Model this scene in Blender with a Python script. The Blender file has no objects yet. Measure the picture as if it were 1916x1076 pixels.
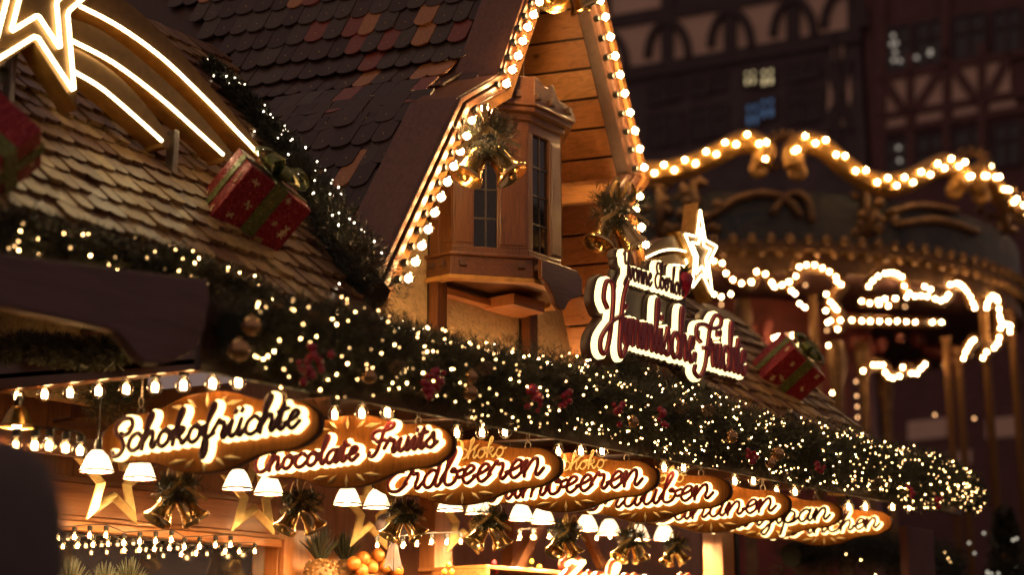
import bpy, bmesh, math, random
import numpy as np
from mathutils import Vector, Matrix
random.seed(7)
S = bpy.context.scene
COL = S.collection
# ------------------------------------------------------------------ camera
FPX, CX, CY = 3031.0, 958.0, 538.0
TH = math.atan(729 / FPX); PH = math.radians(37.7)
F = Vector((math.cos(PH) * math.cos(TH), math.sin(PH) * math.cos(TH), math.sin(TH)))
R = Vector((math.sin(PH), -math.cos(PH), 0.0)); U = R.cross(F)
CAM = Vector((0, 0, 1.6))
cd = bpy.data.cameras.new('camera'); cam = bpy.data.objects.new('camera', cd); COL.objects.link(cam)
cd.sensor_width = 36; cd.lens = 36 * FPX / 1916; cd.clip_start = 0.05; cd.clip_end = 300
cam.matrix_world = Matrix(((R.x, U.x, -F.x, 0), (R.y, U.y, -F.y, 0), (R.z, U.z, -F.z, 1.6), (0, 0, 0, 1)))
cd.dof.use_dof = True; cd.dof.focus_distance = 7.55; cd.dof.aperture_fstop = (cd.lens / 1000) / 0.050
S.camera = cam
# ------------------------------------------------------------------ world, moon-dim sun, exposure
W = bpy.data.worlds.new('World'); S.world = W; W.use_nodes = True
wn = W.node_tree.nodes; wl = W.node_tree.links
bg = wn['Background']; sky = wn.new('ShaderNodeTexSky'); sky.sky_type = 'NISHITA'; sky.sun_disc = False
sky.sun_elevation = math.radians(-4); sky.sun_rotation = math.radians(200)
wmix = wn.new('ShaderNodeMix'); wmix.data_type = 'RGBA'; wmix.blend_type = 'ADD'; wmix.inputs['Factor'].default_value = 1
wl.new(sky.outputs['Color'], wmix.inputs[6]); wmix.inputs[7].default_value = (2.5, 1.62, 1.38, 1)
wl.new(wmix.outputs[2], bg.inputs['Color']); bg.inputs['Strength'].default_value = 0.08
S.view_settings.view_transform = 'Standard'; S.view_settings.look = 'None'
S.view_settings.exposure = 0.0; S.view_settings.gamma = 1.0
S.render.engine = 'CYCLES'
S.cycles.use_denoising = True
try: S.cycles.denoiser = 'OPENIMAGEDENOISE'
except Exception: pass
S.cycles.max_bounces = 7; S.cycles.diffuse_bounces = 3; S.cycles.glossy_bounces = 3; S.cycles.transparent_max_bounces = 12
S.cycles.transmission_bounces = 4; S.cycles.sample_clamp_indirect = 4; S.cycles.caustics_reflective = False; S.cycles.caustics_refractive = False
# ------------------------------------------------------------------ turning photo pixels into points on real planes
def ray(x, y): return F + R * ((x - CX) / FPX) - U * ((y - CY) / FPX)
def onX(x, y, X): r = ray(x, y); return CAM + r * ((X - CAM.x) / r.x)
def onY(x, y, Y): r = ray(x, y); return CAM + r * ((Y - CAM.y) / r.y)
def dep(x, y, d): return CAM + ray(x, y) * d
def onP(x, y, n, p0): n = Vector(n); r = ray(x, y); return CAM + r * ((n.dot(Vector(p0)) - n.dot(CAM)) / n.dot(r))
def proj(p): q = p - CAM; d = q.dot(F); return (CX + FPX * q.dot(R) / d, CY - FPX * q.dot(U) / d, d)
V = Vector
EX, EY, EZ = V((1, 0, 0)), V((0, 1, 0)), V((0, 0, 1))
# ------------------------------------------------------------------ mesh building
def catmull(p, n=6, closed=False):
    p = [V(a) for a in p]; out = []; m = len(p)
    for i in range(m if closed else m - 1):
        a = p[(i - 1) % m] if closed or i > 0 else p[0] * 2 - p[1]
        b = p[i]; c = p[(i + 1) % m]
        d = p[(i + 2) % m] if closed or i + 2 < m else c * 2 - b
        for k in range(n):
            t = k / n
            out.append(0.5 * ((2 * b) + (c - a) * t + (2 * a - 5 * b + 4 * c - d) * t * t + (3 * b - a - 3 * c + d) * t ** 3))
    if not closed: out.append(p[-1].copy())
    return out
class MB:
    def __init__(s): s.v = []; s.f = []; s.m = []; s.mi = 0; s.p = []
    def add(s, vs, fs):
        o = len(s.v); s.p.append((o, len(s.f))); s.v.extend([tuple(a) for a in vs])
        for f in fs: s.f.append([i + o for i in f]); s.m.append(s.mi)
        return s
    def hexa(s, o, a, b, c):
        o, a, b, c = V(o), V(a), V(b), V(c)
        vs = [o, o + a, o + a + b, o + b, o + c, o + a + c, o + a + b + c, o + b + c]
        return s.add(vs, [(0, 3, 2, 1), (4, 5, 6, 7), (0, 1, 5, 4), (1, 2, 6, 5), (2, 3, 7, 6), (3, 0, 4, 7)])
    def box(s, c, sx, sy, sz, M=None):
        c = V(c); a, b, d = (EX, EY, EZ) if M is None else M
        a = a * sx; b = b * sy; d = d * sz
        return s.hexa(c - a / 2 - b / 2 - d / 2, a, b, d)
    def beam(s, p, q, w, h, up=EZ):
        p, q = V(p), V(q); t = (q - p); n = t.cross(V(up)).normalized(); u = n.cross(t).normalized()
        return s.hexa(p - n * w / 2 - u * h / 2, t, n * w, u * h)
    def prism(s, pts, d):
        n = len(pts); pts = [V(a) for a in pts]; d = V(d)
        return s.add(pts + [a + d for a in pts], [list(range(n))[::-1], list(range(n, 2 * n))] + [(i, (i + 1) % n, n + (i + 1) % n, n + i) for i in range(n)])
    def quad(s, a, b, c, d): return s.add([a, b, c, d], [(0, 1, 2, 3)])
    def tube(s, pts, r, n=8, caps=True, closed=False, flat=None):
        pts = [V(p) for p in pts]; m = len(pts); rs = r if isinstance(r, (list, tuple)) else [r] * m
        t0 = (pts[1] - pts[0]).normalized(); ref = V((0, 0, 1)) if abs(t0.z) < .9 else V((1, 0, 0))
        nrm = t0.cross(ref).normalized(); vs = []
        for i in range(m):
            if closed: t = pts[(i + 1) % m] - pts[i - 1]
            else: t = pts[min(i + 1, m - 1)] - pts[max(i - 1, 0)]
            if t.length < 1e-9: t = t0
            t.normalize(); nrm = (nrm - t * nrm.dot(t)); nrm = nrm.normalized() if nrm.length > 1e-6 else t.cross(ref).normalized()
            b = t.cross(nrm)
            for k in range(n):
                a = 2 * math.pi * k / n; vs.append(pts[i] + (nrm * math.cos(a) + b * math.sin(a)) * rs[i])
        fs = []
        for i in range(m if closed else m - 1):
            j = (i + 1) % m
            for k in range(n): fs.append((i * n + k, i * n + (k + 1) % n, j * n + (k + 1) % n, j * n + k))
        if caps and not closed: fs += [list(range(n))[::-1], list(range((m - 1) * n, m * n))]
        return s.add(vs, fs)
    def lathe(s, prof, o=(0, 0, 0), ax=EZ, n=16, cap=True):
        o = V(o); ax = V(ax).normalized(); e = ax.cross(EX if abs(ax.x) < .8 else EY).normalized(); g = ax.cross(e); vs = []
        for r, z in prof:
            for k in range(n):
                a = 2 * math.pi * k / n; vs.append(o + ax * z + (e * math.cos(a) + g * math.sin(a)) * r)
        fs = [(i * n + k, i * n + (k + 1) % n, (i + 1) * n + (k + 1) % n, (i + 1) * n + k) for i in range(len(prof) - 1) for k in range(n)]
        if cap and prof[0][0] > 1e-6: fs.append(list(range(n))[::-1])
        if cap and prof[-1][0] > 1e-6: fs.append(list(range((len(prof) - 1) * n, len(prof) * n)))
        return s.add(vs, fs)
    def ball(s, c, r, n=10, k=7, ax=EZ, st=1.0):
        return s.lathe([(r * math.sin(math.pi * i / k), -r * st * math.cos(math.pi * i / k)) for i in range(k + 1)], c, ax, n)
    def oct(s, c, r, ax=EZ, st=1.0): return s.ball(c, r, 6, 4, ax, st)
    def stroke(s, p2, w, yb, yf, fr=None):
        """flat raised ribbon along a 2-D path (x, z); yb back and yf front (front is more negative)"""
        p = [V((a[0], a[1])) for a in p2]; ws = [w] * len(p)
        t = (p[0] - p[1]).normalized(); e = (p[-1] - p[-2]).normalized()
        p = [p[0] + t * w, p[0] + t * w * .8, p[0] + t * w * .45] + p + [p[-1] + e * w * .45, p[-1] + e * w * .8, p[-1] + e * w]
        ws = [w * .12, w * .6, w * .9] + ws + [w * .9, w * .6, w * .12]; vs = []; m = len(p)
        for i in range(m):
            d = p[min(i + 1, m - 1)] - p[max(i - 1, 0)]; d = d.normalized() if d.length > 1e-9 else V((1, 0)); nn = V((-d.y, d.x))
            for f, y in ((-1, yb), (-1, yf * .75 + yb * .25), (-.7, yf), (0, yf - .06 * abs(yf - yb) - 1e-5 * i), (.7, yf), (1, yf * .75 + yb * .25), (1, yb)):
                q = p[i] + nn * (ws[i] * f); vs.append((q.x, y, q.y))
        fs = [(i * 7 + k, i * 7 + k + 1, (i + 1) * 7 + k + 1, (i + 1) * 7 + k) for i in range(m - 1) for k in range(6)]
        fs += [list(range(7)), list(range((m - 1) * 7, m * 7))[::-1]]
        return s.add(vs, fs)
    def build(s, name, mat, parent=None, local=False, smooth=False, bevel=0, fix=True, angle=None):
        me = bpy.data.meshes.new(name)
        off = V((0, 0, 0))
        if parent is not None and not local: off = ROOTLOC.get(parent.name, V((0, 0, 0)))
        vs = s.v if off.length == 0 else [(a[0] - off.x, a[1] - off.y, a[2] - off.z) for a in s.v]
        me.from_pydata(vs, [], s.f)
        for mm in (mat if isinstance(mat, (list, tuple)) else [mat]): me.materials.append(mm)
        if any(s.m): me.polygons.foreach_set('material_index', s.m)
        if fix:
            bm = bmesh.new(); bm.from_mesh(me); bmesh.ops.recalc_face_normals(bm, faces=bm.faces); bm.to_mesh(me); bm.free()
        if smooth:
            me.polygons.foreach_set('use_smooth', [True] * len(me.polygons))
            if angle: me.set_sharp_from_angle(angle=math.radians(angle))
        o = bpy.data.objects.new(name, me); COL.objects.link(o)
        if parent is not None:
            o.parent = parent
            ROOTLOC[o.name] = off
        if bevel:
            b = o.modifiers.new('bevel', 'BEVEL'); b.width = bevel; b.segments = 2; b.limit_method = 'ANGLE'; b.angle_limit = math.radians(40)
        return o
    def each(s, name, mat, parent=None, **kw):
        """every piece that was added becomes a part of its own"""
        out = []; ends = s.p[1:] + [(len(s.v), len(s.f))]
        for (v0, f0), (v1, f1) in zip(s.p, ends):
            q = MB(); q.v = s.v[v0:v1]; q.f = [[i - v0 for i in f] for f in s.f[f0:f1]]; q.m = [0] * (f1 - f0); out.append(q.build(name, mat, parent, **kw))
        return out
ROOTLOC = {}
def tag(o, label=None, cat=None, group=None, kind=None):
    if label: o['label'] = label
    if cat: o['category'] = cat
    if group: o['group'] = group
    if kind: o['kind'] = kind
    return o
def thing(name, label, cat, loc=(0, 0, 0), rotz=0, group=None, M=None):
    o = bpy.data.objects.new(name, None); COL.objects.link(o); o.empty_display_size = .1
    o.location = loc; o.rotation_euler = (0, 0, rotz)
    if M is not None: o.matrix_world = M
    ROOTLOC[o.name] = V(loc) if rotz == 0 and M is None else V((0, 0, 0))
    return tag(o, label, cat, group)
def kids(o): return [c for c in bpy.data.objects if c.parent == o]
def copy_tree(o, parent=None):
    c = o.copy(); COL.objects.link(c)
    if parent is not None: c.parent = parent
    for ch in kids(o): copy_tree(ch, c)
    return c
# ------------------------------------------------------------------ materials
def mat(name):
    m = bpy.data.materials.new(name); m.use_nodes = True; return m, m.node_tree.nodes, m.node_tree.links, m.node_tree.nodes['Principled BSDF']
def ramp(n, stops):
    r = n.new('ShaderNodeValToRGB'); e = r.color_ramp.elements
    while len(e) < len(stops): e.new(.5)
    for a, (p, c) in zip(e, stops): a.position = p; a.color = (*c, 1)
    return r
def tex(n, l, sc, rot=(0, 0, 0)):
    t = n.new('ShaderNodeTexCoord'); m = n.new('ShaderNodeMapping'); m.inputs['Scale'].default_value = sc; m.inputs['Rotation'].default_value = rot
    l.new(t.outputs['Object'], m.inputs['Vector']); return m.outputs['Vector']
def noise(n, l, vec, sc, det=4, rough=.6, dist=0):
    t = n.new('ShaderNodeTexNoise'); t.inputs['Scale'].default_value = sc; t.inputs['Detail'].default_value = det
    t.inputs['Roughness'].default_value = rough; t.inputs['Distortion'].default_value = dist; l.new(vec, t.inputs['Vector']); return t.outputs['Fac']
def bump(n, l, h, b, st=.3, d=.01):
    k = n.new('ShaderNodeBump'); k.inputs['Strength'].default_value = st; k.inputs['Distance'].default_value = d; l.new(h, k.inputs['Height']); l.new(k.outputs['Normal'], b.inputs['Normal'])
def wood(name, c1, c2, grain='X', rough=.4, coat=.25, knots=False, k=1.0, rot=(0, 0, 0)):
    m, n, l, b = mat(name); sc = [9 * k] * 3; sc['XYZ'.index(grain)] = .7 * k; v = tex(n, l, sc, rot)
    f = noise(n, l, v, 4, 6, .65, 1.2); r = ramp(n, [(.3, c2), (.5, c1), (.72, tuple(x * 1.18 for x in c1))]); l.new(f, r.inputs['Fac']); col = r.outputs['Color']
    if knots:
        v2 = tex(n, l, [9 if a == grain else 14 for a in 'XYZ']); vo = n.new('ShaderNodeTexVoronoi'); vo.inputs['Scale'].default_value = .55; l.new(v2, vo.inputs['Vector'])
        rr = ramp(n, [(.06, (0, 0, 0)), (.16, (1, 1, 1))]); l.new(vo.outputs['Distance'], rr.inputs['Fac'])
        mx = n.new('ShaderNodeMix'); mx.data_type = 'RGBA'; l.new(rr.outputs['Color'], mx.inputs['Factor']); mx.inputs[6].default_value = (*[x * .35 for x in c2], 1); l.new(col, mx.inputs[7]); col = mx.outputs[2]
    l.new(col, b.inputs['Base Color']); b.inputs['Roughness'].default_value = rough; b.inputs['Coat Weight'].default_value = coat; b.inputs['Coat Roughness'].default_value = .18
    bump(n, l, f, b, .25, .004); return m
def plain(name, c, rough=.5, metal=0, coat=0, var=.25, sc=30, bst=0.1):
    m, n, l, b = mat(name); v = tex(n, l, (1, 1, 1)); f = noise(n, l, v, sc, 4)
    r = ramp(n, [(.25, tuple(x * (1 - var) for x in c)), (.75, tuple(min(1, x * (1 + var)) for x in c))]); l.new(f, r.inputs['Fac'])
    l.new(r.outputs['Color'], b.inputs['Base Color']); b.inputs['Roughness'].default_value = rough; b.inputs['Metallic'].default_value = metal; b.inputs['Coat Weight'].default_value = coat
    if bst: bump(n, l, f, b, bst, .003)
    return m
def emit(name, c, st, sample=True):
    m, n, l, b = mat(name); b.inputs['Base Color'].default_value = (*c, 1); b.inputs['Emission Color'].default_value = (*c, 1); b.inputs['Emission Strength'].default_value = st
    if not sample: m.cycles.emission_sampling = 'NONE'
    return m
def glitter(name, c, c2):
    m, n, l, b = mat(name); v = tex(n, l, (1, 1, 1)); vo = n.new('ShaderNodeTexVoronoi'); vo.inputs['Scale'].default_value = 260; l.new(v, vo.inputs['Vector'])
    bw = n.new('ShaderNodeRGBToBW'); l.new(vo.outputs['Color'], bw.inputs['Color']); r = ramp(n, [(.35, c), (.75, tuple(x * 1.5 for x in c)), (.9, c2)]); l.new(bw.outputs['Val'], r.inputs['Fac'])
    l.new(r.outputs['Color'], b.inputs['Base Color']); b.inputs['Metallic'].default_value = .45; b.inputs['Roughness'].default_value = .32
    nm = n.new('ShaderNodeVectorMath'); nm.operation = 'SUBTRACT'; l.new(vo.outputs['Color'], nm.inputs[0]); nm.inputs[1].default_value = (.5, .5, .5)
    sc = n.new('ShaderNodeVectorMath'); sc.operation = 'SCALE'; sc.inputs['Scale'].default_value = .9; l.new(nm.outputs[0], sc.inputs[0])
    g = n.new('ShaderNodeNewGeometry'); ad = n.new('ShaderNodeVectorMath'); l.new(g.outputs['Normal'], ad.inputs[0]); l.new(sc.outputs[0], ad.inputs[1])
    no = n.new('ShaderNodeVectorMath'); no.operation = 'NORMALIZE'; l.new(ad.outputs[0], no.inputs[0]); l.new(no.outputs[0], b.inputs['Normal']); return m
def stone(name, c1, c2, sc=1.0, bs=.9):
    m, n, l, b = mat(name); v = tex(n, l, (sc, sc, sc)); f = noise(n, l, v, 9, 8, .62, .6); f2 = noise(n, l, v, 34, 6, .7)
    mx = n.new('ShaderNodeMath'); mx.operation = 'MULTIPLY_ADD'; l.new(f, mx.inputs[0]); mx.inputs[1].default_value = .7; l.new(f2, mx.inputs[2])
    r = ramp(n, [(.5, c2), (.72, c1), (1.0, tuple(min(1, x * 1.25) for x in c1))]); l.new(mx.outputs[0], r.inputs['Fac']); l.new(r.outputs['Color'], b.inputs['Base Color'])
    b.inputs['Roughness'].default_value = .85; bump(n, l, mx.outputs[0], b, bs, .05); return m
def glassy(name, tint, refl=.12, rough=.02):
    m, n, l, b = mat(name); n.remove(b); o = n['Material Output']; t = n.new('ShaderNodeBsdfTransparent'); t.inputs['Color'].default_value = (*tint, 1)
    g = n.new('ShaderNodeBsdfGlossy'); g.inputs['Roughness'].default_value = rough; lw = n.new('ShaderNodeLayerWeight'); lw.inputs['Blend'].default_value = .45
    mp = n.new('ShaderNodeMapRange'); mp.inputs['To Min'].default_value = refl * .4; mp.inputs['To Max'].default_value = min(1, refl * 5); l.new(lw.outputs['Facing'], mp.inputs['Value'])
    mx = n.new('ShaderNodeMixShader'); l.new(mp.outputs['Result'], mx.inputs['Fac']); l.new(t.outputs[0], mx.inputs[1]); l.new(g.outputs[0], mx.inputs[2]); l.new(mx.outputs[0], o.inputs['Surface']); return m
def emit_var(name, c, lo, hi):
    m = emit(name, c, 1); n, l = m.node_tree.nodes, m.node_tree.links; b = n['Principled BSDF']; oi = n.new('ShaderNodeObjectInfo'); g = n.new('ShaderNodeNewGeometry')
    ad = n.new('ShaderNodeMath'); l.new(oi.outputs['Random'], ad.inputs[0]); l.new(g.outputs['Random Per Island'], ad.inputs[1]); fr = n.new('ShaderNodeMath'); fr.operation = 'FRACT'; l.new(ad.outputs[0], fr.inputs[0])
    pw = n.new('ShaderNodeMath'); pw.operation = 'POWER'; l.new(fr.outputs[0], pw.inputs[0]); pw.inputs[1].default_value = 1.8
    mr = n.new('ShaderNodeMapRange'); mr.inputs['To Min'].default_value = lo; mr.inputs['To Max'].default_value = hi; l.new(pw.outputs[0], mr.inputs['Value']); l.new(mr.outputs['Result'], b.inputs['Emission Strength']); return m
WARM = (1.0, .60, .25); WHITE = (1.0, .80, .50)
M = {}
M['pine'] = wood('pine_planks', (.68, .30, .095), (.46, .18, .05), 'Y', .42, .3, True)
M['pine_b'] = wood('pine_planks_deep', (.60, .245, .075), (.42, .16, .045), 'Y', .42, .3, True); M['pine_c'] = wood('pine_planks_pale', (.74, .35, .12), (.55, .24, .07), 'Y', .42, .3, True)
M['brown'] = wood('varnished_brown', (.125, .046, .015), (.044, .015, .006), 'Z', .30, .5, k=2.2)
M['brownX'] = wood('varnished_brown_along', (.125, .046, .016), (.044, .015, .006), 'X', .32, .45, k=2.0)
M['cap'] = wood('verge_wood', (.20, .082, .045), (.12, .045, .025), 'Z', .4, .3, k=1.8, rot=(0, -.42, 0))
M['scroll'] = wood('scroll_board_wood', (.13, .062, .058), (.10, .045, .042), 'X', .5, .1)
M['dark'] = wood('dark_beam', (.075, .032, .018), (.05, .021, .012), 'X', .5, .15)
M['orange'] = wood('orange_larch', (.42, .17, .055), (.29, .105, .032), 'X', .4, .3)
M['orangeZ'] = wood('orange_larch_upright', (.40, .16, .052), (.27, .10, .030), 'Z', .4, .3)
M['sign'] = wood('sign_wood', (.25, .088, .015), (.115, .036, .006), 'Z', .62, .0, k=2.4); M['sign'].node_tree.nodes['Principled BSDF'].inputs['Specular IOR Level'].default_value = .12
M['sign_edge'] = plain('sign_edge', (.045, .018, .012), .45)
SH = [wood('shingle_dark', (.054, .024, .013), (.027, .012, .007), 'Z', .40, .14, k=2.5, rot=(0, -.42, 0)), wood('shingle_brown', (.072, .031, .019), (.038, .016, .011), 'Z', .40, .14, k=2.5, rot=(0, -.42, 0)),
      wood('shingle_grey', (.088, .054, .034), (.042, .025, .016), 'Z', .40, .14, k=2.5, rot=(0, -.42, 0)), wood('shingle_red', (.30, .060, .030), (.20, .040, .02), 'Z', .36, .35, k=2.5, rot=(0, -.42, 0)), wood('shingle_orange', (.56, .22, .065), (.38, .14, .04), 'Z', .34, .4, k=2.5, rot=(0, -.42, 0))]
WS = [wood('weathered_shingle', (.26, .140, .053), (.045, .021, .009), 'Y', .5, .15, k=1.7, rot=(-.785, 0, 0)), wood('weathered_shingle_pale', (.38, .235, .088), (.08, .043, .017), 'Y', .5, .15, k=1.7, rot=(-.785, 0, 0)), wood('weathered_shingle_brown', (.17, .076, .031), (.04, .017, .008), 'Y', .46, .2, k=1.7, rot=(-.785, 0, 0))]
M['stone'] = stone('rough_stone', (.56, .40, .20), (.16, .095, .04), 1.0, 1.0)
M['plaster'] = stone('plaster', (.72, .50, .38), (.60, .41, .31), 2, .1)
M['timber'] = plain('old_timber', (.075, .050, .052), .75, var=.3, sc=4)
M['timber_red'] = plain('red_timber', (.13, .052, .050), .7, var=.3, sc=4)
M['slate'] = plain('facade_dark', (.105, .075, .078), .8, var=.3, sc=2)
M['gold'] = plain('polished_gold', (.92, .60, .26), .22, 1.0, var=.22, sc=26, bst=.08)
M['goldsat'] = plain('brushed_brass', (.52, .33, .11), .32, 1.0, var=.2, sc=80)
M['goldpaint'] = plain('gold_paint', (.46, .24, .06), .45, .2, var=.3, sc=20)
M['rail'] = plain('gilt_rail', (.20, .085, .02), .5, .1, var=.3, sc=25)
M['starfoil'] = plain('star_foil', (.90, .66, .28), .3, .35, var=.15, sc=40)
M['crestgold'] = plain('crest_gold', (.72, .38, .09), .45, .1, var=.25, sc=10)
M['goldglit'] = glitter('gold_glitter', (.55, .36, .12), (1, .8, .4))
M['needle'] = plain('fir_needle', (.036, .038, .016), .5, var=.6, sc=14, bst=0)
M['needle_core'] = plain('garland_core', (.008, .013, .008), .9, bst=0)
M['redglit'] = glitter('red_glitter', (.24, .012, .018), (.9, .2, .15))
M['greenglit'] = glitter('green_gold_glitter', (.11, .13, .025), (.65, .6, .2))
M['cream'] = plain('cream_paint', (.72, .58, .36), .5)
M['maroon'] = plain('maroon_enamel', (.48, .06, .07), .4, coat=.2, var=.1)
M['maroon_big'] = plain('maroon_front', (.42, .05, .06), .4, coat=.2, var=.1)
M['choco'] = plain('dark_enamel', (.11, .022, .022), .4, coat=.2, var=.1)
M['berry'] = plain('red_berry', (.48, .018, .045), .22, coat=.6, var=.2)
M['bauble'] = plain('bronze_bauble', (.55, .32, .14), .22, .8, var=.1)
M['cone'] = plain('pine_cone', (.20, .11, .05), .6)
M['black'] = plain('black_plastic', (.012, .011, .011), .4)
M['steel'] = plain('grey_steel', (.26, .22, .18), .4, .7)
M['window'] = plain('dark_window_glass', (.010, .009, .011), .06, 0, .6, bst=0)
M['lead'] = plain('lead_bar', (.12, .10, .09), .4, .8)
M['glass'] = glassy('bulb_glass', (1, .93, .82), .14)
M['core'] = emit('bulb_filament', WARM, 190)
M['core_strip'] = emit('strip_filament', WARM, 70)
M['halo'] = emit('letter_light', (1.0, .70, .28), 3.6)
M['halo_big'] = emit('big_letter_light', (1.0, .78, .38), 2.0)
M['neon'] = emit('comet_tube', (1.0, .78, .40), 11)
M['fairy'] = emit_var('fairy_light', (1.0, .56, .20), 2.5, 55)
M['fairy_cool'] = emit_var('fairy_light_cool', (1.0, .80, .56), 3, 34)
M['ride'] = emit('ride_bulb', (1.0, .60, .24), 100)
M['ride_dim'] = emit('ride_bulb_dim', (1.0, .50, .2), 5)
M['lampcore'] = emit('lamp_core', WARM, 3400)
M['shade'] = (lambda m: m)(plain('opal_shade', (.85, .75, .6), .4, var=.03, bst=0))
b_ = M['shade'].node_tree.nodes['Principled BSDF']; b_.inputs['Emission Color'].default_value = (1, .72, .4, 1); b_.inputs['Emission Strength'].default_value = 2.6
M['litwin'] = emit('lit_window', (1.0, .80, .42), .75)
M['blueglow'] = emit('blue_screen', (.12, .24, .45), .35)
M['ground'] = stone('cobbles', (.09, .08, .075), (.03, .027, .025), 3)
M['coat'] = plain('dark_wool', (.11, .085, .085), .9, var=.3, sc=60)
M['skin'] = plain('skin', (.5, .28, .2), .5, var=.06)
# ------------------------------------------------------------------ ground
g = MB(); g.hexa((-60, -60, -.5), EX * 160, EY * 160, EZ * .5); tag(g.build('market_square', M['ground']), kind='structure')
# ------------------------------------------------------------------ the stall
stall = thing('market_stall', 'wooden Christmas market stall with shingled roofs, bay window gable and lit fruit counter', 'market stall', (6, 5, 0))
MRP, MRN = V((0, 4.4, 3.06)), V((0, -1, 1)).normalized()
def tile(mb, c, a, u, nr, w, L, t, lift, rnd, nail=False):
    """one shingle: c = middle of its lower end, a along the row, u up the slope"""
    hw = w / 2; pts = [(-hw, L), (-hw, rnd)] + [(-hw * math.cos(k), rnd - rnd * math.sin(k)) for k in (.35, .8, 1.25, 1.57, 1.9, 2.35, 2.8)] + [(hw, rnd), (hw, L)]
    lo = [c + a * x + u * y + nr * (lift * (1 - y / L) + .001) for x, y in pts]
    mb.prism(lo, nr * t)
    if nail: k = mb.mi; mb.mi = 5; mb.ball(c + u * (L * .24) + nr * (lift * .8 + t), .0042, 5, 3); mb.mi = k
def tiles(mb, rows, a, e, w, w0, w1, pick, keep, t=.009, lift=.014, rnd=.035, jit=.006, nail=False):
    for r, (o, u, nr) in enumerate(rows):
        x = w0 + (w / 2 if r % 2 else 0) + random.uniform(-.01, .01)
        while x < w1:
            ww = w * random.uniform(.82, 1.1); c = o + a * (x + ww / 2) + u * random.uniform(-jit, jit)
            if keep(c):
                mb.mi = pick(r, x); tile(mb, c, a, u, nr, ww * .965, e * 1.75, t * random.uniform(.8, 1.3), lift * random.uniform(.8, 1.3), rnd, nail)
            x += ww
DR = V((-.33, 1, 0)).normalized()                                     # the gable's ridge runs back along this
LP = [V((4.93, 0, 3.12)), V((5.56, 0, 4.23)), V((5.87, 0, 4.44)), V((6.45, 0, 5.74))]
RP = [V((6.45, 0, 5.74)), V((7.09, 0, 4.24)), V((6.93, 0, 4.07)), V((7.20, 0, 3.35))]
def off(pl, d):
    """offset a profile in the x-z plane; positive d to the left of travel"""
    out = []
    for i, p in enumerate(pl):
        ns = []
        for j in (i - 1, i):
            if 0 <= j < len(pl) - 1:
                t = (pl[j + 1] - pl[j]).normalized(); ns.append(V((-t.z, 0, t.x)))
        n = sum(ns, V((0, 0, 0))).normalized(); k = n.dot(ns[0]); out.append(p + n * (d / max(k, .4)))
    return out
def atY(p, y): return V((p.x + DR.x / DR.y * (y - 4.6), y, p.z))
def band(mb, inner, outer, y0, y1):
    for i in range(len(inner) - 1):
        q = [inner[i], inner[i + 1], outer[i + 1], outer[i]]
        mb.prism([atY(p, y0) for p in q], atY(q[0], y1) - atY(q[0], y0))
# gable roof: boarded deck and shingles in courses
TP = catmull([(4.93, 0, 3.12), (5.36, 0, 3.88), (5.60, 0, 4.25), (5.84, 0, 4.48), (6.03, 0, 4.80), (6.45, 0, 5.74)], 8)
deck = MB(); band(deck, off(TP, -.03), off(TP, -.005), 4.70, 7.9)
rows = []; s = .02; e = .146
segs = [(TP[i], TP[i + 1]) for i in range(len(TP) - 1)]; tot = sum((b - a).length for a, b in segs)
while s < tot:
    d = s
    for a_, b_ in segs:
        if d <= (b_ - a_).length: break
        d -= (b_ - a_).length
    u = (b_ - a_).normalized(); nr = V((-u.z, 0, u.x)); rows.append((atY(a_ + u * d, 4.6), u, nr)); s += e
special = {}
def pick_gable(r, x):
    k = random.random()
    if k < .06: return 3
    if k < .15: return 4
    if k < .30: return 1
    if k < (.30 + (.45 if r > 11 else .10)): return 2
    return 0
deck.mi = 0
gt = MB(); tiles(gt, rows, DR, e, .104, .215, 3.4, pick_gable, lambda c: c.z > MRP.z + (c.y - MRP.y) - .12, nail=True)
groof = gt.build('gable_roof', SH + [M['gold']], stall); deck.build('roof_deck', M['dark'], groof)
# planked underside of the far slope
pk = MB(); i0 = RP[0]; i1 = RP[1]; u = (i1 - i0).normalized(); Ls = (i1 - i0).length; nin = V((-u.z, 0, u.x)) if V((-u.z, 0, u.x)).x < 0 else V((u.z, 0, -u.x))
d = .02
while d < Ls - .02:
    w = min(.165, Ls - d); o = atY(i0 + u * d, 4.66); pk.mi = random.choice((0, 0, 1, 2)); pk.hexa(o, u * (w - .013), DR * 2.0, -nin * .02); d += w
u2 = (RP[3] - RP[2]).normalized(); d = 0
while d < .72:
    o = atY(RP[2] + u2 * d, 4.66); pk.mi = random.choice((0, 1, 2)); pk.hexa(o, u2 * .152, DR * 1.4, EX * .02); d += .165
pk.hexa(atY(RP[1], 4.66), RP[2] - RP[1], DR * 1.0, EZ * .02)
pk.build('soffit_planks', [M['pine'], M['pine_b'], M['pine_c']], stall, bevel=.004)
far = MB(); band(far, off(RP, .03), off(RP, .06), 4.66, 7.9); far.build('roof_deck', M['dark'], stall)
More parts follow.
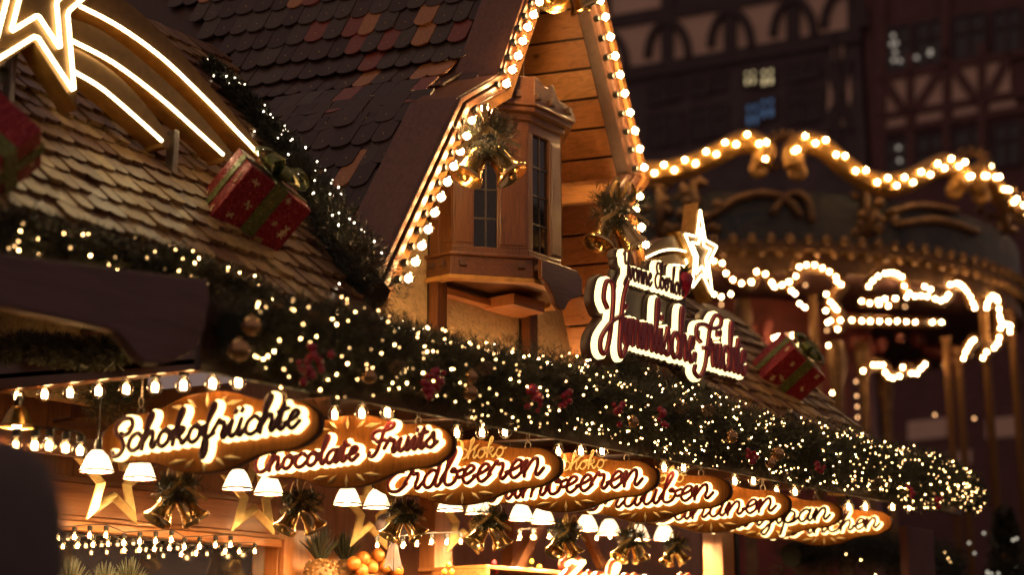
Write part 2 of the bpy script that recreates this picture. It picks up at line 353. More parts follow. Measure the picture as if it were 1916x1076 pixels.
# verge boards
vb = MB(); band(vb, off(LP, .0), off(LP, .034), 4.60, 4.83)
verge = vb.build('verge_board', M['cap'], stall, bevel=.006)
ml = MB()
for (a_, b_, y0) in ((.004, .028, 4.585), (-.035, -.004, 4.575), (-.052, -.040, 4.588)): band(ml, off(LP, a_), off(LP, b_), y0, 4.66)
ml.build('moulding', M['brownX'], verge, bevel=.004)
sp = MB(); band(sp, off(LP, -.105), off(LP, -.056), 4.604, 4.64); sp.build('light_rail', M['rail'], verge, bevel=.003)
vr = MB(); band(vr, off(RP, -.06), off(RP, .0), 4.62, 4.69); band(vr, off(RP, -.03), off(RP, .03), 4.60, 4.66)
verge2 = vr.build('verge_board', M['dark'], stall, bevel=.006)
sp = MB(); band(sp, off(RP, .008), off(RP, .045), 4.575, 4.598); sp.build('light_rail', M['rail'], verge2, bevel=.003)
# main roof (weathered shingles) left and right of the gable
mr = MB(); um = V((0, 1, 1)).normalized(); em = .128; rows = [(MRP + um * (k * em), um, MRN) for k in range(-1, 19)]
def pick_main(r, x): k = random.random(); return 1 if k < (.42 if r < 5 else .12) else (2 if k > (.72 if r < 4 else .5) else 0)
def above_gable(c): return c.x > 7 or c.x < 4.72 + (c.y - 4.41) * .42
tiles(mr, rows, EX, em, .068, 2.1, 5.5, pick_main, above_gable, t=.017, lift=.026, rnd=.034, jit=.010)
tiles(mr, rows[:10], EX, em, .068, 7.25, 9.15, pick_main, above_gable, t=.017, lift=.026, rnd=.034, jit=.010)
mroof = mr.build('main_roof', WS, stall)
md = MB()
for x0, x1, k in ((2.1, 4.66, 2.4), (7.25, 9.2, 1.2)): md.hexa(MRP + V((x0, 0, 0)) - um * .12 - MRN * .03, EX * (x1 - x0), um * k, MRN * .024)
md.each('roof_deck', M['dark'], mroof)
# stone frieze wall with timber
st = MB()
for x0, x1, z0, z1 in ((4.95, 5.50, 2.9, 3.80), (5.507, 5.86, 2.9, 3.80), (5.93, 6.35, 2.9, 3.5), (6.357, 6.60, 2.9, 3.5), (6.68, 7.3, 2.9, 3.75)): st.hexa((x0, 5.05, z0), EX * (x1 - x0), EY * .06, EZ * (z1 - z0))
for x0, x1 in ((4.035, 4.30), (4.31, 4.9)): st.hexa((x0, 5.95, 2.80), EX * (x1 - x0), EY * .06, EZ * .6)
st.each('stone_panel', M['stone'], stall, bevel=.006)
for x, z0, z1, w in ((5.895, 2.9, 4.0, .075), (6.64, 2.9, 3.5, .07)):
    p = MB(); p.hexa((x - w / 2, 4.985, z0), EX * w, EY * .06, EZ * (z1 - z0)); p.build('timber_post', M['brown'], stall, bevel=.006)
p = MB(); p.hexa((5.94, 4.99, 3.43), EX * .66, EY * .058, EZ * .035); p.build('wall_trim', M['orange'], stall, bevel=.004)
gw = MB()
z = 3.8
while z < 5.6:
    hw = .60 - (z - 4.24) * .42 if z > 4.24 else .62
    gw.hexa((6.46 - hw - .2, 6.1, z), EX * (2 * hw + .2), EY * .03, EZ * .16); z += .166
gw.build('gable_wall', M['orange'], stall)
p = MB(); p.hexa((5.5, 5.11, 2.6), EX * 1.9, EY * .3, EZ * 1.2); p.build('wall_core', M['dark'], stall)
# canopy roof over the counter, its warm wooden ledge, fascia and rafters
cn = MB(); cv = V((0, 1.13, .36)); cn.hexa((3.95, 3.92, 2.80), EX * 5.75, cv, V((0, -.01, .035))); cn.build('canopy_roof', M['orange'], stall)
wv = MB(); wp = [V((4.95 + .05 * i, 4.955, 3.19 + .018 * math.sin(i * .9))) for i in range(42)]
wv.prism(wp + [V((7.0, 4.955, 3.10)), V((4.95, 4.955, 3.10))], V((0, .03, 0))); wv.build('scalloped_ledge', M['orange'], stall)
ls = MB(); ls.tube([(4.98, 5.005, 3.20), (5.84, 5.005, 3.20), (7.1, 5.005, 3.20)], .006, 6); ls.build('light_strip', emit('wall_strip', WARM, 28), stall)
fb = MB(); fb.hexa((3.46, 3.95, 2.565), EX * 6.2, EY * .03, EZ * .24); fb.build('fascia_board', M['dark'], stall, bevel=.004)
sb = MB(); px = [(-60, 466), (390, 524), (392, 560), (386, 610), (372, 645), (350, 664), (330, 674), (300, 682), (275, 680), (258, 668), (244, 650), (234, 636), (220, 622), (190, 613), (0, 574), (-60, 562)]
sb.prism([onY(x, y, 3.86) for x, y in px], V((0, .045, 0))); sb.build('scroll_board', M['scroll'], stall, bevel=.006)
STRIPX = [4.0, 4.75, 5.46, 6.24, 6.95, 7.62, 8.27, 8.93]
rf = MB()
for i, x in enumerate(STRIPX):
    rf.hexa((x - .03, 3.985, 2.685), EX * .06, V((0, 2.3, .10)), EZ * (.14 if i == 0 else .10))
for i in range(1, len(STRIPX) - 1):
    rf.hexa((STRIPX[i] + .032, 4.30, 2.79), EX * (STRIPX[i + 1] - STRIPX[i] - .064), EY * 2.2, EZ * .02)
rf.each('rafter', M['brown'], stall, bevel=.004)
# counter interior
bw = MB()
x = 2.6
while x < 11.5: bw.hexa((x, 7.0, .9), EX * .177, EY * .03, EZ * 2.2); x += .18
bw.build('back_wall', M['orangeZ'], stall, bevel=.003)
hb = MB(); hb.hexa((3.6, 6.2, 2.325), EX * 2.42, EY * .04, EZ * .15); hb.hexa((3.6, 6.185, 2.30), EX * 2.42, EY * .05, EZ * .022); hb.hexa((3.6, 6.17, 2.255), EX * 2.42, EY * .06, EZ * .042)
hb.hexa((3.6, 6.24, 2.48), EX * 2.42, EY * .4, EZ * .03); hb.build('header_board', M['orange'], stall, bevel=.005)
hg = MB(); hg.hexa((3.6, 6.26, 1.8), EX * 2.3, EY * .03, EZ * .45); hg.build('display_glass', M['window'], stall)
for x, y, w, dd, z1 in ((6.02, 6.2, .36, .10, 2.36), (6.02, 6.15, .06, .04, 2.3), (7.05, 6.0, .16, .12, 2.62), (8.62, 5.05, .14, .14, 2.66), (8.3, 6.4, .16, .1, 2.6), (9.6, 5.6, .14, .1, 2.5)):
    p = MB(); p.hexa((x, y, 0), EX * w, EY * dd, EZ * z1); p.build('counter_post', M['orangeZ'], stall, bevel=.006)
p = MB(); p.hexa((8.765, 5.04, 0), EX * .04, EY * .12, EZ * 2.62); p.build('shutter_edge', M['black'], stall)
p = MB(); p.hexa((7.02, 5.6, 2.175), EX * 1.02, EY * .5, EZ * .022); p.hexa((7.02, 5.6, 1.7), EX * .03, EY * .4, EZ * .475); p.hexa((8.01, 5.6, 1.7), EX * .03, EY * .4, EZ * .475); p.build('shelf_case', M['orange'], stall, bevel=.004)
p = MB(); p.hexa((7.06, 5.66, 1.7), EX * .94, EY * .02, EZ * .47); p.build('shelf_back', M['timber'], stall)
p = MB(); p.beam((7.9, 6.1, 2.2), (8.25, 6.1, 2.62), .05, .06); p.beam((8.85, 6.1, 2.3), (8.6, 6.1, 2.6), .05, .05); p.each('brace', M['orange'], stall)
p = MB(); p.hexa((9.62, 4.3, 0), EX * .4, EY * .06, EZ * 2.52); p.build('side_panel', M['timber_red'], stall, bevel=.005)
p = MB(); p.hexa((2.3, 5.9, 2.62), EX * 1.9, V((0, .5, -.02)), EZ * .03); p.hexa((2.3, 5.86, 2.54), EX * 2.6, EY * .04, EZ * .09); p.build('inner_beam', M['brownX'], stall, bevel=.004)
# ------------------------------------------------------------------ bay window
BP = [V((5.855, 5.05, 0)), V((5.855, 4.90, 0)), V((6.17, 4.65, 0)), V((6.46, 4.65, 0)), V((6.70, 4.89, 0)), V((6.70, 5.05, 0))]
def grow(pl, d):
    out = []
    for i, p in enumerate(pl):
        ns = []
        for j in (i - 1, i):
            if 0 <= j < len(pl) - 1: t = (pl[j + 1] - pl[j]).normalized(); ns.append(V((t.y, -t.x, 0)))
        n = sum(ns, V((0, 0, 0))).normalized(); out.append(p + (-n if False else n) * (-d / max(.4, n.dot(ns[0])) * -1))
    return out
def ring(mb, d, z0, z1, th=.03):
    o = grow(BP, d); i_ = grow(BP, d - th)
    for k in range(5): mb.prism([o[k] + EZ * z0, o[k + 1] + EZ * z0, i_[k + 1] + EZ * z0, i_[k] + EZ * z0], EZ * (z1 - z0))
bb = MB(); ring(bb, -.02, 3.60, 3.655); ring(bb, -.02, 4.27, 4.33)
for k in range(5):
    a_, b_ = grow(BP, -.02)[k], grow(BP, -.02)[k + 1]; t = b_ - a_; n = V((t.y, -t.x, 0)).normalized()
    us = {1: ((0, .28), (.585, 1)), 2: ((0, .13), (.66, 1)), 3: ((0, .3), (.7, 1))}.get(k, ((0, 1),))
    for u0, u1 in us: bb.hexa(a_ + t * u0 + EZ * 3.655 - n * .03, t * (u1 - u0), n * .03, EZ * .615)
    for u0, u1 in us:
        if (u1 - u0) * t.length > .06: bb.hexa(a_ + t * (u0 + .03) + EZ * 3.67 , t * (u1 - u0 - .06), n * .006, EZ * .585)
    if k in (1, 2, 3): pass
bay = bb.build('bay_window', M['brown'], stall, bevel=.004)
for k, (u0, u1) in {1: (.28, .585), 2: (.13, .66), 3: (.3, .7)}.items():
    a_, b_ = grow(BP, -.02)[k], grow(BP, -.02)[k + 1]; t = b_ - a_; n = V((t.y, -t.x, 0)).normalized()
    p = MB(); p.hexa(a_ + t * u0 + EZ * 3.655 - n * .028, t * (u1 - u0), n * .008, EZ * .615); p.build('window_pane', M['window'], bay)
    p = MB()
    for z in (3.80, 3.95, 4.10): p.hexa(a_ + t * u0 + EZ * z - n * .022, t * (u1 - u0), n * .008, EZ * .008)
    c = a_ + t * ((u0 + u1) / 2); p.hexa(c + EZ * 3.655 - n * .0215, t.normalized() * .008, n * .007, EZ * .615); p.build('glazing_bars', M['lead'], bay)
bs = MB(); ring(bs, .012, 3.50, 3.598, .05); ring(bs, .03, 3.595, 3.612, .06); bs.build('sill_board', M['brownX'], bay, bevel=.005)
bt = MB(); ring(bt, .022, 3.478, 3.499, .06); bt.build('gilt_edge', M['goldpaint'], bay, bevel=.003)
fl = MB(); fl.prism([p + EZ * 3.50 for p in grow(BP, -.03)], EZ * .02); fl.build('bay_floor', M['brownX'], bay)
sc = MB(); f0 = grow(BP, .03)[2]; prof = [(.02, 3.595), (.02, 3.50), (.06, 3.48), (.10, 3.44), (.13, 3.39), (.17, 3.365), (.21, 3.375), (.235, 3.41), (.26, 3.435), (.30, 3.45), (.36, 3.47), (.36, 3.56), (.32, 3.595)]
sc.prism([V((f0.x + a, f0.y - .03, z)) for a, z in prof], V((0, .028, 0))); sc.build('scroll_apron', M['brownX'], bay, bevel=.004)
p = MB(); p.hexa((6.28, 4.84, 3.42), EX * .26, EY * .2, EZ * .06); p.build('bracket', M['orange'], bay, bevel=.005)
cr = MB(); ring(cr, .0, 4.325, 4.36, .05); ring(cr, .035, 4.36, 4.385, .06); ring(cr, .05, 4.386, 4.40, .06)
cr.build('cornice', M['brownX'], bay, bevel=.004)
c2 = MB(); o = grow(BP, .03)
for k in (0, 1):
    a_, b_ = o[k], o[k + 1]; t = b_ - a_; n = V((t.y, -t.x, 0)).normalized(); c2.hexa(a_ + EZ * 4.402 - n * .03, t, n * .03, EZ * .145)
a_, b_ = o[2], o[3]; W_ = (b_ - a_).length + .05
cp = [(0, .15), (.12, .142), (.24, .118), (.33, .12), (.38, .142), (.44, .15), (.48, .135), (.54, .09), (.62, .075), (.76, .075), (.88, .06), (.97, .03), (1.0, 0)]
c2.prism([V((a_.x + W_ * u, a_.y - .002, 4.402 + z)) for u, z in cp] + [a_ + V((0, -.002, 4.402))], V((0, .03, 0)))
a_, b_ = o[3], o[4]; t = b_ - a_; n = V((t.y, -t.x, 0)).normalized(); c2.hexa(a_ + EZ * 4.402 - n * .03, t, n * .03, EZ * .05)
c2.build('crown_board', M['brownX'], bay, bevel=.004)
pg = MB()
def peg(c, n): e1 = n.cross(EZ).normalized(); pg.hexa(c - e1 * .017 - EZ * .015, e1 * .034, n * .022 + EZ * .004, EZ * .03 + e1 * .006)
for dd, zz, ks in ((.012, 3.555, ((0, .3), (0, .75), (1, .15), (1, .86), (2, .12), (2, .5), (2, .88))), (.03, 4.44, ((1, .8), (2, .08), (2, .45), (2, .93)))):
    q = grow(BP, dd)
    for k, u in ks: t = q[k + 1] - q[k]; n = V((t.y, -t.x, 0)).normalized(); peg(q[k] + t * u + EZ * zz, n)
pg.each('peg', M['dark'], bay, bevel=.003)
# ------------------------------------------------------------------ script lettering drawn as strokes
GL = {
 'c': ([[(.78, .78), (.52, 1.0), (.17, .75), (.12, .28), (.38, 0), (.68, .1), (.95, .42)]], .86),
 'h': ([[(-.05, .38), (.25, 1.2), (.42, 1.85), (.33, 2.08), (.18, 1.8), (.15, 1.0), (.14, .02)], [(.16, .45), (.4, .9), (.6, .97), (.68, .6), (.65, .22), (.8, .02), (1.02, .38)]], .97),
 'o': ([[(.5, 1.0), (.18, .78), (.12, .28), (.4, 0), (.7, .25), (.72, .72), (.5, 1.0), (.52, .82), (.78, .78), (1.0, .86)]], .92),
 'k': ([[(-.05, .38), (.25, 1.2), (.42, 1.85), (.33, 2.08), (.18, 1.8), (.15, 1.0), (.14, .02)], [(.17, .5), (.45, .95), (.66, .85), (.5, .58), (.25, .5), (.52, .32), (.72, .02), (.98, .38)]], .93),
 'f': ([[(-.05, .38), (.25, 1.2), (.46, 1.85), (.36, 2.1), (.22, 1.75), (.18, .5), (.17, -.6), (.3, -.98), (.44, -.65), (.38, -.05), (.25, .05), (.68, .38)]], .62),
 'r': ([[(-.05, .38), (.18, .95), (.26, 1.1), (.33, .88), (.55, .92), (.6, .6), (.55, .22), (.7, .02), (.92, .38)]], .86),
 'u': ([[(-.05, .42), (.18, .97), (.15, .3), (.32, .02), (.58, .32), (.7, .97)], [(.7, .97), (.66, .28), (.8, .02), (1.02, .38)]], .97),
 't': ([[(-.05, .38), (.27, 1.5), (.2, .3), (.36, .02), (.62, .38)], [(.0, 1.06), (.56, 1.18)]], .56),
 'e': ([[(-.05, .38), (.4, .55), (.63, .82), (.42, 1.02), (.2, .75), (.17, .28), (.42, 0), (.78, .38)]], .73),
 'l': ([[(-.05, .38), (.28, 1.3), (.42, 1.9), (.3, 2.1), (.17, 1.7), (.15, .4), (.32, .02), (.52, .38)]], .47),
 'a': ([[(.7, .85), (.45, 1.0), (.15, .7), (.13, .25), (.36, 0), (.62, .32), (.75, .97)], [(.75, .97), (.68, .28), (.83, .02), (1.04, .38)]], .99),
 'i': ([[(-.05, .42), (.2, .97), (.17, .3), (.33, .02), (.54, .38)], [(.27, 1.36), (.29, 1.46)]], .49),
 's': ([[(-.05, .36), (.3, .8), (.42, 1.1), (.52, .72), (.62, .3), (.42, .02), (.14, .14)], [(.46, .02), (.82, .38)]], .77),
 'd': ([[(.7, .85), (.45, 1.0), (.15, .7), (.13, .25), (.36, 0), (.62, .35), (.85, 2.05)], [(.76, 1.05), (.7, .28), (.85, .02), (1.06, .38)]], 1.01),
 'b': ([[(-.05, .38), (.28, 1.3), (.42, 1.9), (.3, 2.1), (.17, 1.7), (.15, .4), (.34, .02), (.64, .16), (.74, .6), (.52, .95), (.42, .78), (.7, .74), (.98, .86)]], .92),
 'n': ([[(-.05, .42), (.12, .97), (.15, .02)], [(.16, .35), (.4, .9), (.6, .97), (.69, .6), (.66, .22), (.8, .02), (1.02, .38)]], .97),
 'm': ([[(-.05, .42), (.12, .97), (.15, .02)], [(.16, .35), (.38, .9), (.55, .95), (.6, .6), (.58, .02)], [(.6, .35), (.82, .9), (1.0, .95), (1.08, .6), (1.05, .22), (1.2, .02), (1.42, .38)]], 1.37),
 'p': ([[(-.05, .42), (.18, .97), (.15, 0), (.08, -.9)], [(.16, .45), (.42, .97), (.72, .75), (.7, .25), (.42, 0), (.28, .1)], [(.5, .01), (.75, .1), (.98, .38)]], .93),
 'z': ([[(-.02, .75), (.3, 1.0), (.52, .8), (.3, .45), (.5, .3), (.52, -.3), (.3, -.8), (.08, -.55), (.4, -.05), (.8, .38)]], .75),
 'v': ([[(-.05, .75), (.15, .98), (.25, .3), (.42, 0), (.66, .55), (.7, .95), (.95, .86)]], .88),
 'w': ([[(-.05, .75), (.15, .98), (.25, .3), (.42, 0), (.62, .45), (.66, .9)], [(.66, .9), (.72, .25), (.9, 0), (1.12, .5), (1.16, .95), (1.4, .86)]], 1.33),
 'S': ([[(.62, 1.12), (.78, .98), (1.06, 1.1), (1.2, 1.5), (1.02, 1.9), (.55, 1.95), (.2, 1.6), (.3, 1.15), (.7, .75), (.92, .3), (.75, -.12), (.42, -.2), (.3, .05)]], 1.12),
 'C': ([[(1.02, 1.45), (1.2, 1.7), (1.0, 2.0), (.6, 1.95), (.22, 1.4), (.12, .65), (.42, .05), (.85, .05), (1.2, .45)]], 1.12),
 'F': ([[(.32, 1.1), (.1, 1.25), (.12, 1.6), (.5, 1.75), (.95, 1.7), (1.4, 1.85), (1.45, 2.15), (1.15, 2.2), (.88, 1.8), (.75, 1.1), (.62, .3), (.35, -.12), (.05, 0), (.08, .2)], [(.5, .92), (1.05, 1.0)]], 1.15),
 'E': ([[(1.0, 1.55), (1.0, 1.9), (.6, 1.98), (.35, 1.6), (.55, 1.2), (.85, 1.12), (.45, 1.08), (.12, .6), (.3, .08), (.75, 0), (1.12, .4)]], 1.05),
 'H': ([[(.22, 1.25), (.04, 1.5), (.15, 1.95), (.45, 1.95), (.52, 1.4), (.42, .5), (.25, .0), (.0, .05), (.02, .4), (.5, .9), (1.0, 1.15)], [(1.2, 2.15), (1.0, 1.5), (.92, .3), (1.08, .02), (1.3, .38)]], 1.24),
 'B': ([[(.32, 1.9), (.3, 1.0), (.25, 0)], [(.05, 1.55), (.5, 2.05), (.98, 1.8), (.8, 1.25), (.45, 1.1), (.98, .9), (1.02, .3), (.55, 0), (.25, .15)]], 1.1),
 'T': ([[(0, 1.65), (.3, 2.0), (.9, 1.85), (1.3, 2.05)], [(.75, 1.9), (.65, .8), (.5, .1), (.15, .0)]], 1.0),
 'M': ([[(-.05, .1), (.18, .0), (.42, 1.9), (.5, 1.9), (.68, .4), (1.02, 1.9), (1.12, 1.85), (1.12, .3), (1.28, .02), (1.5, .38)]], 1.45),
 'Y': ([[(0, 1.75), (.18, 2.0), (.25, 1.3), (.5, 1.1), (.82, 1.4), (.92, 2.0), (.85, .9), (.7, -.35), (.4, -.7), (.18, -.4), (.6, .1), (1.02, .38)]], .97),
 'Z': ([[(.1, 1.65), (.35, 2.0), (.7, 1.88), (1.1, 2.0), (.6, 1.0), (.08, .08), (.5, .15), (.9, 0), (1.15, .38)]], 1.1)}
UML = {'ü': ('u', [(.28, 1.36), (.64, 1.4)]), 'ö': ('o', [(.26, 1.36), (.6, 1.4)])}
def write(txt, x0, x1, z0, xh, slant=.18):
    """strokes of a word fitted between x0 and x1 on baseline z0"""
    out = []; x = 0
    for ch in txt:
        if ch == ' ': x += .35; continue
        base, dots = UML.get(ch, (ch, []))
        st, adv = GL[base]
        for s in st: out.append([(x + a, b) for a, b in s])
        for a, b in dots: out.append([(x + a, b), (x + a + .03, b + .12)])
        x += adv
    k = (x1 - x0) / x
    return [[(q.x, q.y) for q in catmull([(x0 + (a + slant * b) * k - .04 * k, z0 + b * xh, 0) for a, b in s], 7)] for s in out]
def stroke_text(mb, strokes, w, yb, yf):
    for i, s in enumerate(strokes): mb.stroke(s, w, yb - .00021 * i, yf - .00021 * i)
# ------------------------------------------------------------------ hanging signs (local frame: x right, y back, z up)
TOP = [(-1, 0), (-.985, .11), (-.93, .19), (-.84, .265), (-.74, .30), (-.62, .305), (-.50, .33), (-.38, .385), (-.25, .455), (-.12, .49), (0, .50)]
def outline(w, h):
    up = TOP + [(-a, b) for a, b in TOP[-2::-1]]; lo = [(a, -b) for a, b in up[-2:0:-1]]
    return [V((q.x * w / 2, 0, q.y * h)) for q in catmull([(a, b, 0) for a, b in up + lo], 4, True)]
def leaf(mb, c, ang, L, w):
    d = V((math.cos(ang), 0, math.sin(ang))); n = V((-d.z, 0, d.x)); pts = [c - d * L / 2, c - d * L * .1 + n * w / 2, c + d * L / 2, c - d * L * .1 - n * w / 2]
    top = c - d * L * .05 - EY * .009
    mb.add([*pts, top], [(0, 1, 4), (1, 2, 4), (2, 3, 4), (3, 0, 4), (0, 3, 2, 1)])
M['leaf'] = plain('carved_leaf', (.85, .60, .28), .4)
M['schoko'] = plain('cream_lettering', (.80, .60, .28), .4)
def sign(cx, cy, X, w, words, face, label, small=None, zl=-.055, xh=.060, w0=-.44, w1=.44, tail=None):
    p = onX(cx, cy, X); w *= .915; h = w * .300
    r = thing('hanging_sign', label, 'sign', p, -math.pi / 2 + math.radians(10), 'lit signs hanging under the eave')
    o = outline(w, h); b = MB(); b.prism(o, V((0, .034, 0))); b.mi = 1
    n = len(o); b.prism([q * 1.012 + EY * .004 for q in o], V((0, .026, 0)))
    b.build('board', [M['sign'], M['sign_edge']], r, local=True, bevel=.004)
    st = []
    for t, a, c, zz in words: st += [[(x, z + .045 * x) for x, z in s] for s in write(t, a * w, c * w, zz * h, xh * w * 1.06)]
    k = w * .0086
    a = MB(); stroke_text(a, st, k * 1.85, -.001, -.030); a.build('letter_light', M['halo'], r, local=True, smooth=True, angle=50)
    a = MB(); stroke_text(a, st, k, -.034, -.044); a.build('lettering', face, r, local=True, smooth=True, angle=50)
    a = MB()
    for sgn in (-1, 1):
        for dx, dz, an in ((-.125, .34, .12), (-.07, .375, .65), (0, .40, math.pi / 2), (.07, .375, -.65), (.125, .34, -.12)):
            leaf(a, V((dx * w, -.003, sgn * dz * h)), an * (-sgn if an != math.pi / 2 else 1), (.085 if abs(dx) > .1 else .058) * w, .017 * w)
    a.build('carved_leaves', M['leaf'], r, local=True)
    if small:
        a = MB(); stroke_text(a, write(small[0], small[1] * w, small[2] * w, small[3] * h, .045 * w), w * .0030, -.002, -.009); a.build('small_lettering', M['schoko'], r, local=True, smooth=True, angle=50)
    a = MB()
    for sx in (-.33, .33):
        a.tube([V((sx * w + .014 * math.cos(t), .017, h * .30 + .014 + .016 * math.sin(t))) for t in [i * .63 for i in range(10)]], .0025, 5, closed=True)
        a.tube([V((sx * w, .017 + .013 * math.cos(t), h * .30 + .05 + .022 * math.sin(t))) for t in [i * .63 for i in range(10)]], .0025, 5, closed=True)
        a.tube([V((sx * w, .017, h * .30 + .07)), V((sx * w, .017, max(h * .30 + .08, 2.70 - p.z + .02)))], .0025, 5)
    a.build('hook', M['steel'], r, local=True)
    return r
G_ = 'lit oval sign with maroon script lettering, '
sign(386, 809, 4.03, 1.10, [('Schokofrüchte', -.43, .44, -.13)], M['choco'], 'lit oval wooden sign reading Schokofrüchte, largest and nearest of the sign row')
sign(650, 845, 4.78, 1.075, [('Chocolate', -.45, .075, -.16), ('Fruits', .13, .45, -.12)], M['maroon'], 'lit oval wooden sign reading Chocolate Fruits, second of the sign row', xh=.052)
sign(866, 884, 5.52, 1.045, [('Erdbeeren', -.40, .43, -.20)], M['maroon'], 'lit oval wooden sign reading Schoko Erdbeeren', ('Schoko', -.08, .22, .20), xh=.074)
sign(1059, 903, 6.29, 1.03, [('Himbeeren', -.42, .43, -.20)], M['maroon'], 'lit oval wooden sign ending in beeren, behind the Erdbeeren sign', ('Schoko', -.08, .22, .20), xh=.074)
sign(1207, 927, 6.98, 1.00, [('Trauben', -.34, .41, -.20)], M['maroon'], 'lit oval wooden sign ending in auben, fifth of the sign row', ('Schoko', -.08, .24, .20), xh=.074)
sign(1330, 951, 7.63, .97, [('Bananen', -.36, .42, -.20)], M['maroon'], 'lit oval wooden sign ending in ananen, sixth of the sign row', xh=.074)
sign(1438, 967, 8.27, .93, [('Marzipan', -.40, .43, -.20)], M['choco'], 'lit oval wooden sign ending in pan, second from the far end of the row', xh=.074)
sign(1541, 983, 8.95, .90, [('Hörnchen', -.40, .42, -.20)], M['choco'], 'smallest lit oval wooden sign ending in nchen, at the far end of the row', xh=.072)
# ------------------------------------------------------------------ filament bulbs
def bulb_meshes(key, r, core):
    a = MB(); a.lathe([(0, -1.0 * r)] + [(r * math.sin(t), -r * math.cos(t)) for t in (.35, .7, 1.1, 1.5, 1.9, 2.2)] + [(r * .5, r * 1.05), (r * .42, r * 1.4)], n=14)
    f = MB()
    if core == 'strip':
        for dx in (-.24, .24): f.lathe([(0, -.62 * r), (.2 * r, -.5 * r), (.22 * r, .35 * r), (0, .6 * r)], (dx * r, 0, 0), n=6)
    else: f.ball((0, 0, -.05 * r), r * .62, 8, 6)
    s = MB(); s.lathe([(r * .46, r * 1.15), (r * .62, r * 1.2), (r * .66, r * 2.2), (r * .5, r * 2.35)], n=12)
    return key, a, f, s
def make_bulb(parent, key, r, core, loc, axis):
    """axis points from the glass towards its socket"""
    if key not in PROTO:
        _, a, f, s = bulb_meshes(key, r, core)
        g = a.build('bulb', M['glass'], None, smooth=True); c = f.build('filament', M['core_strip'] if core == 'strip' else M['core'], None, smooth=True); k = s.build('socket', M['black'], None, smooth=True, angle=40)
        PROTO[key] = [x.data for x in (g, c, k)]
        for x in (g, c, k): bpy.data.objects.remove(x)
    d = PROTO[key]; g = bpy.data.objects.new('bulb', d[0]); COL.objects.link(g); g.parent = parent
    g.location = loc; g.rotation_mode = 'QUATERNION'; g.rotation_quaternion = V((0, 0, 1)).rotation_difference(V(axis))
    for nm, m in (('filament', d[1]), ('socket', d[2])): c = bpy.data.objects.new(nm, m); COL.objects.link(c); c.parent = g
    return g
PROTO = {}
STR = ['nearest and longest strip of filament bulbs, above the Schokofrüchte sign', 'brass strip of filament bulbs above the Chocolate Fruits sign', 'brass strip of filament bulbs above the Erdbeeren sign',
       'brass strip of filament bulbs above the fourth sign', 'brass strip of filament bulbs above the sign ending in auben', 'brass strip of filament bulbs above the sign ending in ananen',
       'brass strip of filament bulbs above the sign ending in pan', 'brass strip of filament bulbs at the far end of the eave']
SB = [[(33, 742), (83, 745), (131, 740), (184, 737), (236, 731), (290, 727), (343, 724), (398, 718), (446, 717)], [(626, 782), (677, 777), (725, 772)], [(855, 816), (902, 811), (945, 810)],
      [(1045, 848), (1087, 847), (1127, 847)], [(1243, 879), (1279, 876)], [(1375, 903), (1410, 902)], [(1453, 921), (1488, 924)], [(1588, 946), (1619, 944), (1671, 957), (1701, 957)]]
for i, X in enumerate(STRIPX):
    pts = [onX(x, y, X) for x, y in SB[i]]; ys = [p.y for p in pts]
    r = thing('bulb_strip', STR[i], 'light strip', (X, pts[0].y, pts[0].z), 0, 'bulb strips under the eave')
    z0 = sum(p.z for p in pts) / len(pts) + .075; a = MB()
    y0, y1 = min(ys) - .16, max(ys) + .12
    sl = .065; zf = lambda y: z0 + (y - sum(ys) / len(ys)) * sl
    a.hexa((X - .03, y0, zf(y0)), EX * .06, V((0, y1 - y0, sl * (y1 - y0))), EZ * .028); a.build('rail', M['goldpaint'], r, bevel=.004)
    for p in pts: make_bulb(r, 'strip', .030, 'strip', V((X, p.y, zf(p.y) - .069)) - r.location, (0, 0, 1))
LBP = [(1009, 3), (998, 27), (987, 50), (978, 76), (969, 104), (958, 130), (947, 156), (906, 202), (883, 225), (873, 254), (861, 283), (849, 311), (837, 340), (825, 369), (813, 398), (801, 429), (789, 460), (777, 490), (764, 521)]
RBP = [(1114, -32), (1123, 0), (1133, 31), (1142, 68), (1151, 104), (1160, 139), (1169, 174), (1179, 210), (1188, 244), (1197, 278), (1205, 313), (1197, 368), (1190, 392), (1200, 425), (1208, 458)]
for pl, lab in ((LBP, 'row of round white bulbs down the near slope of the gable'), (RBP, 'row of round white bulbs down the far slope of the gable')):
    r = thing('bulb_chain', lab, 'light chain', (6.4, 4.54, 3.3), 0, 'bulb rows edging the gable')
    for x, y in pl: make_bulb(r, 'verge', .029, 'ball', onY(x, y, 4.53) - r.location, (-.12, 1, .05))
